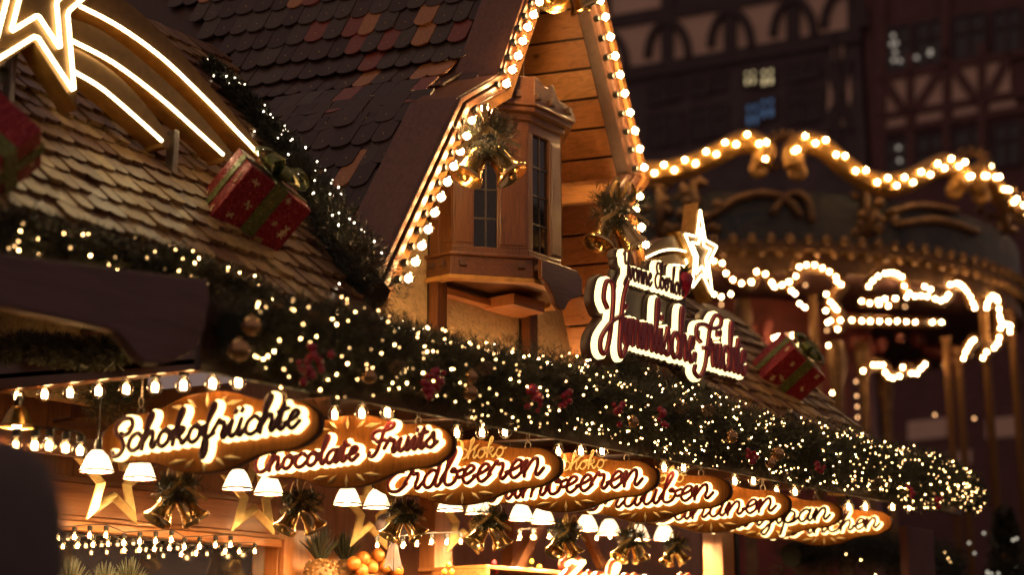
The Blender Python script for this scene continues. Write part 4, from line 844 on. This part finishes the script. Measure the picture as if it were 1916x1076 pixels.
# ------------------------------------------------------------------ fruit, shelf lights and lettering on the counter
M['pineskin'] = plain('pineapple_skin', (.20, .10, .028), .6, var=.5, sc=60, bst=.5); M['pineleaf'] = plain('pineapple_leaf', (.018, .024, .011), .5)
pp = None
for i, (x, y, Yp, lab) in enumerate([(600, 1078, 6.05, 'pineapple beneath the second bell pair, left one'), (645, 1074, 6.10, 'pineapple beneath the second bell pair, right one'), (128, 1142, 5.95, 'dark pineapple before the display glass, leftmost'), (192, 1150, 5.95, 'dark pineapple before the display glass, second'), (238, 1138, 6.0, 'dark pineapple before the display glass, third')]):
    p = onY(x, y, Yp)
    if pp is None:
        pp = thing('pineapple', '', 'pineapple', p); a = MB(); a.lathe([(0, -.12), (.05, -.11), (.078, -.05), (.082, 0), (.07, .055), (.035, .085), (0, .09)], n=18)
        for k in range(90):
            t = k / 90; z = -.1 + .18 * t; rr = .083 * math.sqrt(max(.05, 1 - (z / .125) ** 2)); an = k * 2.4; a.oct((rr * math.cos(an), rr * math.sin(an), z), .011, V((math.cos(an), math.sin(an), .2)))
        a.build('fruit', M['pineskin'], pp, local=True); a = MB(); rr = random.Random(5)
        for k in range(46):
            an = k * 2.4; sp_r = .02 + .10 * (1 - k / 46); h = .10 + .10 * k / 46; d = V((math.cos(an), math.sin(an), 0)); a.tube([V((0, 0, .08)) + d * .015, V((0, 0, .08 + h * .55)) + d * sp_r * .55, V((0, 0, .08 + h)) + d * sp_r], [.009, .007, .0008], 4)
        a.build('leaf_crown', M['pineleaf'], pp, local=True); o = pp
    else: o = copy_tree(pp); o.location = p; o.rotation_euler.z = i; o.scale = (.85,) * 3
    tag(o, lab, 'pineapple', 'pineapples on the counter')
p = MB(); z = onY(600, 1070, 6.05).z - .135; p.hexa((3.7, 5.8, z), EX * 3.2, EY * .6, EZ * .02); p.build('fruit_shelf', M['orange'], stall)
M['orangeskin'] = plain('orange_peel', (.42, .125, .015), .4, var=.1, sc=120, bst=.3)
cr_ = thing('fruit_crate', 'tilted wooden crate of oranges beside the pineapples', 'crate', onY(720, 1085, 5.9))
a = MB(); a.hexa((-.16, 0, -.06), EX * .34, V((0, .26, .10)), EZ * .012); a.hexa((-.16, 0, -.05), EX * .34, EY * .012, EZ * .07); a.hexa((-.17, .26, .05), EX * .36, EY * .012, EZ * .08); a.hexa((.17, 0, -.06), EX * .012, V((0, .26, .10)), EZ * .08); a.build('slats', M['orange'], cr_, local=True)
o0 = None
for i, (x, y, lab) in enumerate([(680, 1046, 'orange at the top left of the crate'), (707, 1040, 'orange at the very top of the crate'), (695, 1062, 'orange in the middle of the crate'), (676, 1068, 'orange at the left edge of the crate'), (720, 1060, 'orange right of the crate middle'), (742, 1068, 'orange at the right corner of the crate'), (662, 1055, 'orange lying outside the crate by the pineapple')]):
    p = onY(x, y, 5.95)
    if o0 is None: o0 = thing('orange', '', 'orange', p); a = MB(); a.ball((0, 0, 0), .038, 14, 10); a.build('peel', M['orangeskin'], o0, local=True, smooth=True); a = MB(); a.lathe([(.006, .036), (.004, .041), (0, .042)], n=6); a.build('stalk', M['pineleaf'], o0, local=True); o = o0
    else: o = copy_tree(o0); o.location = p
    tag(o, lab, 'orange', 'oranges in the crate')
bo = thing('cloth_bow', 'dark cloth bow with long tails hanging above the crate', 'bow', onY(735, 992, 5.6)); a = MB(); a.ball((0, 0, 0), .028, 10, 8); a.build('knot', M['timber'], bo, local=True, smooth=True)
a = MB()
for sgx in (-1, 1): a.lathe([(.008, 0), (.05, .05), (.055, .085), (.02, .12), (0, .125)], (0, 0, 0), V((sgx, -.1, .45)), 10)
a.build('loops', M['timber'], bo, local=True, smooth=True); a = MB()
for sgx in (-1, 1): a.prism([V((sgx * .0, -.01, 0)), V((sgx * .07, -.01, -.2)), V((sgx * .035, -.01, -.185)), V((sgx * .005, -.01, -.21))], EY * .008)
a.build('tails', M['timber'], bo, local=True)
BC = {'red': plain('red_ball', (.5, .03, .05), .3, coat=.4), 'yellow': plain('yellow_ball', (.55, .42, .05), .3, coat=.4)}
for x, y, c, lab in [(925, 1055, 'red', 'red ball in the dark shelf case, topmost of three'), (913, 1063, 'red', 'red ball in the dark shelf case, left of three'), (929, 1070, 'red', 'red ball in the dark shelf case, lowest of three'), (995, 1052, 'yellow', 'yellow ball at the top of the right trio in the shelf case'), (1009, 1062, 'yellow', 'yellow ball at the right of the right trio in the shelf case'), (994, 1068, 'yellow', 'yellow ball at the bottom of the right trio in the shelf case'), (839, 1058, 'yellow', 'yellow ball at the top of the left trio in the shelf case'), (831, 1071, 'yellow', 'yellow ball at the lower left in the shelf case'), (845, 1071, 'yellow', 'yellow ball at the lower right of the left trio in the shelf case')]:
    a = MB(); p = onY(x, y, 5.63); a.ball((0, 0, 0), .0155, 12, 9); o = thing('ball', lab, 'ball', p, 0, 'coloured balls in the shelf case'); a.build('shell', BC[c], o, local=True, smooth=True); a = MB(); a.lathe([(.004, .015), (.003, .020), (0, .021)], n=6); a.build('stalk', M['goldsat'], o, local=True)
def row(px, Y, lab, r=.022, name='bulb_row'):
    pts = [onY(x, y, Y) for x, y in px]; t = thing(name, lab, 'light strip', pts[0], 0, 'bulb rows inside the stall')
    a = MB(); q = [p + EZ * r * 2.6 for p in pts]; a.tube(q, .003, 5); a.build('cable', M['black'], t)
    for p in pts: make_bulb(t, 'mini%.3f' % r, r, 'strip', p - t.location, (0, 0, 1))
k8 = lambda L: [(x / 3.635, 780 + y / 3.635) for x, y in L]; k5 = lambda L: [(480 + x / 3.685, 880 + y / 3.685) for x, y in L]; k6 = lambda L: [(900 + x / 3.832, 920 + y / 3.832) for x, y in L]
row(k8([(395, 828), (505, 820), (610, 810), (720, 808), (842, 860), (950, 852), (1058, 848), (1165, 840), (1253, 888), (1357, 885), (1465, 876), (1568, 873)]), 6.12, 'upper row of small bulbs before the dark display glass', .019)
row(k8([(330, 885), (428, 885), (527, 880), (632, 873), (735, 868), (843, 912), (948, 908), (1050, 903), (1152, 898), (1233, 940), (1332, 933), (1530, 920), (1628, 920), (1733, 918)]), 6.14, 'lower row of small bulbs added as the reflection in the dark display glass', .017)  # second set of bulbs standing in for the upper row mirrored in the glass
row(k5([(832, 520), (1008, 523), (1105, 512), (1205, 500), (1310, 500), (1408, 495)]) , 5.55, 'row of bulbs on the shelf case left of its bells', .019)
row(k5([(1812, 470), (1905, 465)]) + k6([(275, 335), (380, 330), (490, 325), (700, 310), (830, 335), (925, 325)]), 5.5, 'row of bulbs on the shelf case right of its bells', .019)
row([(30, 832), (65, 834), (92, 835), (123, 839), (150, 844)], 5.0, 'row of bulbs at the left edge beside the dark figure', .026)
row([(700, 922), (722, 918), (1010, 950), (1035, 951), (1060, 953), (1085, 955), (1225, 975), (1250, 978)], 5.7, 'row of bulbs high behind the white lamps', .022)
zs = thing('neon_lettering', 'red and white lit lettering along the bottom of the counter', 'sign', onY(1180, 1090, 5.1)); zp = zs.location
ZT = write('Zuckerwatte', onY(1048, 1090, 5.1).x - zp.x, onY(1312, 1090, 5.1).x - zp.x, onY(1180, 1105, 5.1).z - zp.z, .064, .12)
a = MB(); stroke_text(a, ZT, .030, .02, 0); a.build('backing', plain('coral_acrylic', (.62, .10, .05), .3, coat=.4), zs, local=True, smooth=True, angle=50); a = MB(); stroke_text(a, ZT, .011, -.01, -.03); a.build('lettering', M['halo'], zs, local=True, smooth=True, angle=50)
a = MB(); a.hexa((-.55, .03, -.25), EX * 1.15, EY * .02, EZ * .10); a.build('panel', M['orange'], zs, local=True)
# ------------------------------------------------------------------ carousel behind
ang = PH - math.atan((1360 - CX) / 3118.0); CT = V((math.cos(ang), math.sin(ang), 0)); CR = V((math.sin(ang), -math.cos(ang), 0)); CC = CT * 21.0
ca = thing('carousel', 'big old carousel with wavy bulb-lit crest behind the stall', 'carousel', CC)
def cp(al, rho, z): al = math.radians(al); return CC - CT * (rho * math.cos(al)) + CR * (rho * math.sin(al)) + EZ * z
def cyl(x, y, rho):
    r = ray(x, y); o = CAM - CC; A = r.x ** 2 + r.y ** 2; B = 2 * (o.x * r.x + o.y * r.y); Cq = o.x ** 2 + o.y ** 2 - rho ** 2; D = B * B - 4 * A * Cq
    t = (-B - math.sqrt(max(D, 0))) / (2 * A); return CAM + r * t
def drum(rho, z0, z1, mt, name, n=60, th=.05, par=None):
    a = MB()
    for i in range(n):
        a0, a1 = i * 360 / n, (i + 1) * 360 / n; a.add([cp(a0, rho, z0), cp(a1, rho, z0), cp(a1, rho, z1), cp(a0, rho, z1), cp(a0, rho - th, z0), cp(a1, rho - th, z0), cp(a1, rho - th, z1), cp(a0, rho - th, z1)], [(0, 1, 2, 3), (7, 6, 5, 4), (0, 4, 5, 1), (3, 2, 6, 7)])
    return a.build(name, mt, par or ca)
m, n, l, b = mat('painted_panel'); v = tex(n, l, (1, 1, 1)); f = noise(n, l, v, 1.6, 5, .6, 1.5); r = ramp(n, [(.3, (.020, .024, .026)), (.5, (.09, .075, .055)), (.62, (.035, .055, .06)), (.8, (.20, .14, .08))]); l.new(f, r.inputs['Fac']); l.new(r.outputs['Color'], b.inputs['Base Color']); b.inputs['Roughness'].default_value = .5; M['painting'] = m
M['oldgold'] = plain('old_gold', (.23, .12, .045), .5, .2, var=.5, sc=9, bst=.4); M['redpanel'] = plain('red_panel', (.20, .035, .03), .5, var=.4, sc=3); M['brass'] = plain('brass_pole', (.42, .22, .09), .4, .6)
drum(3.86, 6.16, 6.76, M['painting'], 'painted_frieze'); drum(3.92, 6.10, 6.20, M['oldgold'], 'cornice'); drum(3.84, 5.86, 6.10, M['oldgold'], 'valance'); drum(2.0, 1.0, 6.0, M['redpanel'], 'centre_drum')
a = MB(); a.lathe([(3.7, 6.06), (.5, 6.12), (.4, 7.2), (3.7, 6.74)], CC, EZ, 48); a.build('canopy', M['timber_red'], ca); a = MB(); a.lathe([(0, .3), (3.9, .3), (3.9, 0)], CC, EZ, 48); a.build('platform', M['timber_red'], ca)
a = MB()
for i in range(120): a.oct(cp(i * 3, 3.95, 6.21), .055); a.oct(cp(i * 3 + 1.5, 3.9, 6.07), .05)
a.build('beading', M['oldgold'], ca)
BANDS = [[(1150, 318), (1195, 322), (1240, 322), (1290, 310), (1340, 288), (1380, 268), (1410, 266), (1432, 282), (1424, 306)], [(1487, 312), (1481, 290), (1495, 270), (1522, 268), (1548, 282), (1582, 312), (1620, 336), (1660, 346), (1700, 338), (1740, 318), (1768, 308), (1792, 316), (1802, 334), (1790, 348)], [(1830, 358), (1825, 334), (1838, 322), (1858, 348), (1878, 375), (1905, 398), (1950, 408)]]
CB = []
for px in BANDS:
    path = catmull([cyl(x, y, 3.93) for x, y in px], 8); rl = [.085 + .035 * math.sin(math.pi * min(1, i / 12)) * (i < 12) * 0 + .035 for i in range(len(path))]
    a = MB(); a.tube(path, rl, 10); a.tube([p + EZ * .11 for p in path], .028, 6); a.tube([p - EZ * .11 for p in path], .028, 6); 
    for e_, d_ in ((path[0], path[0] - path[6]), (path[-1], path[-1] - path[-7])):
        sgd = 1 if d_.dot(CR) > 0 else -1; a.tube([e_ + CR * (sgd * .09 * (math.sin(t) - .2 * t * 0)) * (1 - t / 9) - EZ * (.09 * (1 - math.cos(t)) * (1 - t / 9)) for t in [i * .45 for i in range(12)]], [.075 - .004 * i for i in range(12)], 8)
    if 1: pass
    bd = a.build('crest_band', M['crestgold'], ca, smooth=True)
    L = 0; k = 0
    for i in range(1, len(path)):
        L += (path[i] - path[i - 1]).length
        if L > .105: L = 0; k += 1; out = (path[i] - CC); out.z = 0; out.normalize(); CB.append((path[i] + out * .125 + EZ * (.042 if k % 2 else -.042), .0165, 0))
for x, y in ((1465, 282), (1818, 312)):
    c = cyl(x, y, 3.9); a = MB(); a.tube([c + CR * (.16 * math.cos(t)) + EZ * (.16 * math.sin(t)) for t in [i * .35 - .4 for i in range(12)]], [.05 + .02 * math.sin(i) for i in range(12)], 8)
    for q in range(7): t = q * .5 + .05; a.ball(c + CR * (.2 * math.cos(t)) + EZ * (.05 + .16 * math.sin(t)), .05, 8, 6)
    for q in (-1, 1): a.tube(catmull([c + CR * q * .16, c + CR * q * .2 - EZ * .12, c + CR * q * .1 - EZ * .2, c + CR * q * .05 - EZ * .13], 5), .04, 7)
    a.build('crest_shell', M['oldgold'], ca, smooth=True)
rr = random.Random(11)
for x in (1235, 1622, 1880, 1300):
    a = MB(); c = cyl(x, 385, 3.9)
    for q in range(26): a.ball(c + CR * rr.gauss(0, .12) + EZ * rr.uniform(-.32, .28), rr.uniform(.03, .07), 7, 5)
    a.tube([c - EZ * .35, c + EZ * .3], .05, 6); a.build('gilt_scrollwork', M['oldgold'], ca, smooth=True)
for px in ([(1330, 405), (1380, 372), (1430, 362), (1470, 372), (1500, 405)], [(1445, 400), (1465, 372), (1490, 362), (1512, 378), (1520, 415)], [(1660, 400), (1720, 385), (1790, 395)], [(1680, 420), (1760, 412), (1830, 435)]):
    a = MB(); a.tube(catmull([cyl(x, y, 3.9) for x, y in px], 5), .045, 6); a.build('painted_garland', M['oldgold'], ca, smooth=True)
z6 = lambda L: [(1400 + x / 2.242, 420 + y / 2.242) for x, y in L]; z5 = lambda L: [(1050 + x / 2.562, 380 + y / 2.562) for x, y in L]
OUT = z6([(35, 198), (72, 208), (12, 240), (100, 248), (110, 262), (142, 253), (173, 240), (182, 278), (197, 290), (200, 217), (214, 178), (245, 170), (279, 170), (311, 182), (341, 198), (368, 220), (372, 238), (390, 252), (328, 293), (345, 325), (360, 342), (372, 358), (325, 362), (345, 405), (333, 412), (387, 402), (375, 440), (505, 260), (522, 237), (545, 217), (575, 205), (592, 203), (607, 203), (625, 208), (645, 220), (655, 258), (675, 288), (665, 305), (700, 302), (727, 300), (752, 303), (740, 260), (765, 273), (785, 312), (808, 320), (828, 312), (840, 295), (848, 252), (872, 247), (888, 250), (903, 263), (917, 280), (932, 303), (943, 330), (950, 350), (1000, 350), (1003, 330), (1012, 315), (1025, 300), (1040, 305), (1047, 320), (1052, 355), (1055, 385), (1060, 405), (1058, 435), (1053, 475), (1047, 500), (1033, 517), (1000, 535), (985, 560), (1085, 420), (1100, 425), (1098, 450), (947, 485), (935, 495), (925, 512), (912, 535), (903, 562)]) + z5([(732, 277), (772, 288), (790, 336), (823, 368), (865, 385), (912, 380), (937, 330), (980, 340), (1010, 380), (1058, 393), (1090, 378), (1103, 420)])
INN = z6([(216, 332), (238, 348), (264, 340), (475, 322), (510, 330), (545, 320), (550, 335), (573, 312), (588, 342), (618, 310), (435, 402), (477, 405), (512, 406), (551, 406), (589, 408), (625, 406), (663, 408), (700, 410), (773, 410), (811, 411), (115, 475), (127, 470), (187, 467), (220, 508), (238, 512), (264, 493), (337, 508), (363, 517), (482, 615), (525, 590), (545, 590), (565, 590), (575, 622), (590, 640), (608, 645), (635, 637), (648, 600), (685, 625), (708, 627), (725, 605), (742, 587), (355, 660), (385, 660), (355, 708), (380, 710), (365, 755), (380, 750), (372, 873), (390, 872), (370, 915), (395, 915), (378, 950), (15, 622)]) + z5([(733, 437), (768, 450), (813, 437), (1020, 648), (1042, 640), (1110, 635), (1143, 680)])
DIM = z6([(568, 240), (615, 238), (620, 345), (658, 345), (693, 343), (773, 360), (805, 357), (885, 297), (1012, 497), (455, 720), (485, 725), (457, 765), (487, 767), (458, 810), (490, 810), (452, 660), (497, 925), (503, 968), (163, 465), (668, 595), (783, 800), (898, 800), (948, 815), (240, 255), (330, 445), (345, 250)]) + z5([(768, 487), (1022, 405), (705, 160), (1000, 60)])
for L, rho, k in ((OUT, 3.86, 0), (INN, 3.0, 0), (DIM, 2.6, 1)):
    for x, y in L: CB.append((cyl(x, y, rho), .0135, k))
ba = MB(); ba.ball((0, 0, 0), 1, 9, 6); bm_ = [ba.build('bulb', M['ride'], None, smooth=True), ba.build('bulb', M['ride_dim'], None, smooth=True)]; bd_ = [o.data for o in bm_]
for o in bm_: bpy.data.objects.remove(o)
CB.sort(key=lambda t: (t[2], (t[0] - CAM).length)); rest = [MB(), MB()]
for i, (p, r_, k) in enumerate(CB):
    if i < 100: o = bpy.data.objects.new('bulb', bd_[k]); COL.objects.link(o); o.parent = ca; o.location = p - CC; o.scale = (r_,) * 3
    else: rest[k].ball(p, r_, 9, 6)
mrg = MB(); mrg.add(rest[0].v, rest[0].f); mrg.mi = 1; mrg.add(rest[1].v, rest[1].f); tag(mrg.build('bulbs', [M['ride'], M['ride_dim']], ca, smooth=True), kind='stuff')
# scalloped boards that carry the bulbs, beams, poles and columns
for px, rho in ((z6([(12, 240), (35, 196), (72, 206), (100, 250), (142, 255), (173, 240), (200, 215), (214, 178), (245, 166), (279, 166), (311, 178), (341, 195), (370, 222), (392, 260), (360, 300), (345, 330), (375, 370), (390, 410), (372, 445)]), 3.84), (z6([(500, 265), (522, 235), (545, 213), (592, 200), (645, 218), (660, 262), (675, 290), (727, 302), (808, 322), (838, 290), (850, 250), (888, 247), (917, 278), (950, 352)]), 3.84), (z6([(1000, 352), (1010, 315), (1028, 297), (1047, 318), (1058, 390), (1058, 440), (1047, 500), (1000, 540), (985, 562)]), 3.84), (z6([(903, 562), (925, 510), (950, 482)]), 3.84), (z5([(732, 275), (772, 288), (790, 336), (823, 368), (865, 387), (912, 380), (937, 330), (980, 338), (1010, 380), (1058, 395), (1103, 420)]), 3.84), (z6([(430, 404), (560, 407), (700, 411), (815, 412)]), 2.98), (z6([(470, 326), (545, 326), (620, 330)]), 2.98), (z6([(482, 617), (525, 590), (565, 590), (590, 640), (635, 637), (660, 598), (690, 627), (742, 587)]), 2.98)):
    a = MB(); pth = catmull([cyl(x, y, rho - .05) for x, y in px], 5); a.tube(pth, .07, 8); a.build('scallop_trim', M['rail'], ca, smooth=True)
for x, y0, y1, rho, w in ((1563, 640, 900, 3.0, .07), (1612, 640, 900, 2.7, .06), (1770, 640, 940, 3.4, .045), (1792, 660, 960, 3.5, .045), (1838, 560, 1000, 3.7, .05), (1889, 560, 1000, 3.8, .05), (1390, 560, 760, 3.5, .06), (1655, 700, 900, 2.4, .06), (1520, 560, 900, 3.3, .05)):
    p = cyl(x, y0, rho); q = V((p.x, p.y, .3)); a = MB(); a.lathe([(w, 0), (w, p.z - .3), (w * 1.4, p.z - .25)] if w < .055 else [(w * 1.5, 0), (w, .3), (w, p.z - .8), (w * 1.7, p.z - .5), (w * 1.2, p.z - .3)], q, EZ, 10); a.build('pole', M['brass'] if w < .055 else M['oldgold'], ca, smooth=True)
for x, y, c in ((1640, 640, .3), (1760, 655, .26), (1430, 630, .25)):
    p = cyl(x, y, 2.75); a = MB()
    for q in range(9): a.ball(p + CR * rr.gauss(0, c * .5) + EZ * rr.gauss(0, .1), rr.uniform(.06, .12), 8, 6)
    a.build('drapery', M['redpanel'], ca, smooth=True)
# ------------------------------------------------------------------ half-timbered houses
HN = V((.988, .151, 0)); HP = dep(1500, 200, 43)
HD = V((-.151, .988, 0))
def hp(x, y, k=0.0): return onP(x, y, HN, HP - HN * k)
def panel(mb, px, k0, k1): mb.prism([hp(x, y, k0) for x, y in px], HN * (k0 - k1) * -1 if False else -HN * (k1 - k0))
def barp(mb, p, q, w, k0, k1):
    a_, b_ = hp(*p, k0), hp(*q, k0); t = (b_ - a_).normalized(); n_ = t.cross(HN).normalized(); mb.hexa(a_ - n_ * w / 2, b_ - a_, n_ * w, -HN * (k1 - k0))
def house(name_label, x0, x1, mt, loc_px):
    c = hp(*loc_px); r = thing('timber_house', name_label, 'house', (c.x, c.y, 0)); a = MB(); A, B = hp(x0, 500), hp(x1, 500)
    a.hexa(V((A.x, A.y, 0)) , V((B.x - A.x, B.y - A.y, 0)), HN * 6, EZ * 30); a.build('wall', mt, r); return r
h1 = house('dark half-timbered house with curved braces and two lit windows in the background', 700, 1632, M['slate'], (1400, 300)); h2 = house('reddish half-timbered house with straight slanting braces at the right', 1640, 2300, M['timber_red'], (1800, 300))
h1r = h1
a = MB(); panel(a, [(1100, 60), (1610, -25), (1610, 55), (1100, 150)], 0, .03); panel(a, [(1100, -20), (1250, -50), (1250, 35), (1100, 62)], .0, .028)
for P in ([(1556, 75), (1582, 70), (1576, 110), (1558, 115)], [(1552, 125), (1562, 150), (1558, 195), (1548, 210)], [(1590, 125), (1582, 155), (1588, 200), (1594, 180)], [(1566, 205), (1582, 205), (1586, 235), (1566, 238)], [(1495, 255), (1550, 250), (1550, 280), (1495, 282)]): panel(a, P, 0, .03)
a.each('plaster_panel', M['plaster'], h1)
a = MB()
for x in (1133, 1250, 1368, 1485, 1600): barp(a, (x, 150 - (x - 1100) * .17), (x, -60), .36, .03, .13)
for x in (1133, 1250, 1368, 1485, 1580):
    base = 140 - (x - 1100) * .17; pts = [hp(x + 38 * math.cos(t) * (1 if True else 1), base - 8 - 66 * math.sin(t), .09) for t in [math.pi * i / 14 for i in range(15)]]; a.tube(pts, .13, 6)
barp(a, (1090, 154), (1612, 64), .4, .03, .12); barp(a, (1090, 52), (1612, -38), .4, .03, .12); barp(a, (1566, 60), (1566, 320), .18, .05, .12); barp(a, (1548, 120), (1592, 245), .16, .05, .13); barp(a, (1592, 110), (1550, 250), .16, .05, .14)
a.build('timber_frame', M['timber'], h1)
def window(par, x, y, w, h, mt, nm='window'):
    f_ = MB(); sl = -.17
    def P(dx, dy): return (x + dx * w, y + dy * h + dx * w * sl)
    for p, q in ((P(-.5, -.5), P(.5, -.5)), (P(-.5, .5), P(.5, .5)), (P(-.5, -.5), P(-.5, .5)), (P(.5, -.5), P(.5, .5)), (P(0, -.5), P(0, .5)), (P(-.5, -.1), P(.5, -.1))): barp(f_, p, q, .09, .01, .09)
    o = f_.build(nm, M['timber'], par); g_ = MB(); panel(g_, [P(-.5, -.5), P(.5, -.5), P(.5, .5), P(-.5, .5)], .012, .03); g_.build('pane', mt, o)
M['farglass'] = plain('far_window_glass', (.03, .027, .028), .15, 0, .5, bst=0)
for x, y, w, h, mt in ((1405, 146, 24, 30, 'litwin'), (1437, 145, 26, 34, 'litwin'), (1409, 215, 26, 44, 'blueglow'), (1437, 203, 28, 40, 'blueglow'), (1310, 160, 30, 34, 'farglass'), (1345, 152, 26, 34, 'farglass'), (1310, 230, 30, 60, 'farglass'), (1345, 225, 28, 60, 'farglass'), (1230, 175, 30, 36, 'farglass'), (1262, 168, 26, 36, 'farglass'), (1230, 245, 30, 60, 'farglass'), (1262, 240, 26, 60, 'farglass'), (1487, 135, 28, 34, 'farglass'), (1520, 128, 28, 34, 'farglass'), (1490, 200, 28, 60, 'farglass'), (1522, 195, 28, 60, 'farglass')): window(h1, x, y, w, h, M[mt])
a = MB()
for P in ([(1652, 150), (1698, 142), (1698, 205), (1652, 210)], [(1712, 138), (1764, 128), (1764, 200), (1712, 206)], [(1782, 125), (1830, 116), (1830, 188), (1782, 195)], [(1846, 112), (1890, 104), (1890, 182), (1846, 186)], [(1652, 225), (1696, 218), (1696, 236), (1652, 240)], [(1716, 214), (1764, 206), (1764, 224), (1716, 232)], [(1784, 204), (1832, 196), (1832, 215), (1784, 222)], [(1852, 194), (1900, 186), (1900, 204), (1852, 212)], [(1699, 790), (1772, 782), (1772, 818), (1699, 826)], [(1694, 850), (1745, 845), (1745, 872), (1694, 876)], [(1775, 846), (1818, 842), (1818, 868), (1775, 872)], [(1845, 785), (1912, 778), (1912, 815), (1845, 822)]): panel(a, P, 0, .03)
a.each('plaster_panel', M['plaster'], h2); a = MB()
for p, q, w in (((1650, 140), (1695, 212), .22), ((1764, 125), (1712, 208), .22), ((1782, 122), (1832, 192), .22), ((1892, 100), (1846, 188), .22), ((1704, 100), (1704, 330), .2), ((1772, 90), (1772, 330), .2), ((1838, 80), (1838, 330), .2), ((1648, -60), (1648, 400), .3), ((1640, 220), (1930, 172), .18), ((1640, 148), (1930, 96), .2), ((1770, -60), (1770, 110), .22), ((1640, 250), (1930, 202), .2)): barp(a, p, q, w, .03, .12)
a.build('timber_frame', M['timber_red'], h2)
for x, y, w, h in ((1680, 90, 50, 80), (1740, 80, 50, 80), (1815, 68, 60, 80), (1885, 58, 50, 80), (1680, 300, 50, 80), (1740, 292, 50, 80), (1815, 280, 60, 80), (1885, 270, 50, 80)): window(h2, x, y, w, h, M['farglass'])
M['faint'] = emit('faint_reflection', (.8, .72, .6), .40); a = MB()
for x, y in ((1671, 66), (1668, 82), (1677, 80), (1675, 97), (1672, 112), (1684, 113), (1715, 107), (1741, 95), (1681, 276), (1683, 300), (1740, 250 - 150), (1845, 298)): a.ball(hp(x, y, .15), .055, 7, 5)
a.build('reflection_dots', M['faint'], h2, smooth=True)  # small glowing balls added in place of faint reflections in the panes
# ------------------------------------------------------------------ dark tree with dim lights beyond the stall end
tc = dep(1880, 985, 14.0); tr = thing('fir_tree', 'dark fir tree with dim silvery lights at the lower right edge', 'tree', (tc.x, tc.y, 0))
a = MB(); a.lathe([(.09, 0), (.07, 1.2), (.02, 2.9), (0, 3.0)], (tc.x, tc.y, 0), EZ, 8); a.build('trunk', M['cone'], tr, smooth=True)
nv = [needles([V((tc.x, tc.y, .5)), V((tc.x, tc.y, 1.5)), V((tc.x, tc.y, 3.0))], lambda t: .62 * (1 - t) + .05, 700, 21, .07, .006, 18)]
needle_mesh('crown', nv[0], tr); rr = random.Random(4); LT = MB(); LT.ball((0, 0, 0), 1, 7, 5); lo = LT.build('light', emit('dim_tree_light', (.75, .70, .55), 1.0), None); ld = lo.data; bpy.data.objects.remove(lo)
for _ in range(34):
    o = bpy.data.objects.new('light', ld); COL.objects.link(o); o.parent = tr; o.location = V((rr.uniform(-.3, .3), rr.uniform(-.3, .3), rr.uniform(2.3, 2.85))); o.scale = (.012,) * 3
# ------------------------------------------------------------------ passer-by in the foreground, seen from behind
pc = dep(-25, 900, 2.45); ps = thing('person', 'dark blurred person in hooded winter coat at the lower left, back to the camera', 'person', (pc.x, pc.y, 0), math.radians(40))
J = [((0, 0, .98), .155), ((0, .01, 1.25), .165), ((0, .02, 1.48), .15), ((0, .0, 1.60), .062), ((0, -.01, 1.70), .092), ((0, -.01, 1.80), .10), ((0, -.0, 1.88), .06), ((.20, .02, 1.50), .075), ((.28, .03, 1.24), .06), ((.27, -.08, 1.02), .045), ((.26, -.14, .93), .035), ((-.20, .02, 1.50), .075), ((-.28, .03, 1.24), .06), ((-.27, -.08, 1.02), .045), ((-.26, -.14, .93), .035), ((.10, 0, .88), .105), ((.11, -.01, .50), .07), ((.11, .02, .10), .05), ((.11, -.12, .04), .042), ((-.10, 0, .88), .105), ((-.11, -.01, .50), .07), ((-.11, .02, .10), .05), ((-.11, -.12, .04), .042)]
E_ = [(0, 1), (1, 2), (2, 3), (3, 4), (4, 5), (5, 6), (2, 7), (7, 8), (8, 9), (9, 10), (2, 11), (11, 12), (12, 13), (13, 14), (0, 15), (15, 16), (16, 17), (17, 18), (0, 19), (19, 20), (20, 21), (21, 22)]
me = bpy.data.meshes.new('body'); me.from_pydata([j[0] for j in J], E_, []); me.materials.append(M['coat']); o = bpy.data.objects.new('body', me); COL.objects.link(o); o.parent = ps
sm_ = o.modifiers.new('skin', 'SKIN'); sm_.use_smooth_shade = True
for i, (p, r_) in enumerate(J): me.skin_vertices[0].data[i].radius = (r_, r_ * (.72 if i < 3 else 1)); me.skin_vertices[0].data[i].use_root = (i == 0)
ss = o.modifiers.new('sub', 'SUBSURF'); ss.levels = 2; ss.render_levels = 2
a = MB(); a.lathe([(.11, 1.56), (.128, 1.66), (.132, 1.76), (.125, 1.85), (.10, 1.915), (.055, 1.95), (0, 1.96)], (0, .005, 0), EZ, 20); a.build('hood', M['coat'], ps, local=True, smooth=True)
a = MB(); a.lathe([(.24, .70), (.235, .95), (.215, 1.25), (.225, 1.42), (.17, 1.53), (.10, 1.585)], (0, .01, 0), EZ, 22); a.build('coat', M['coat'], ps, local=True, smooth=True)
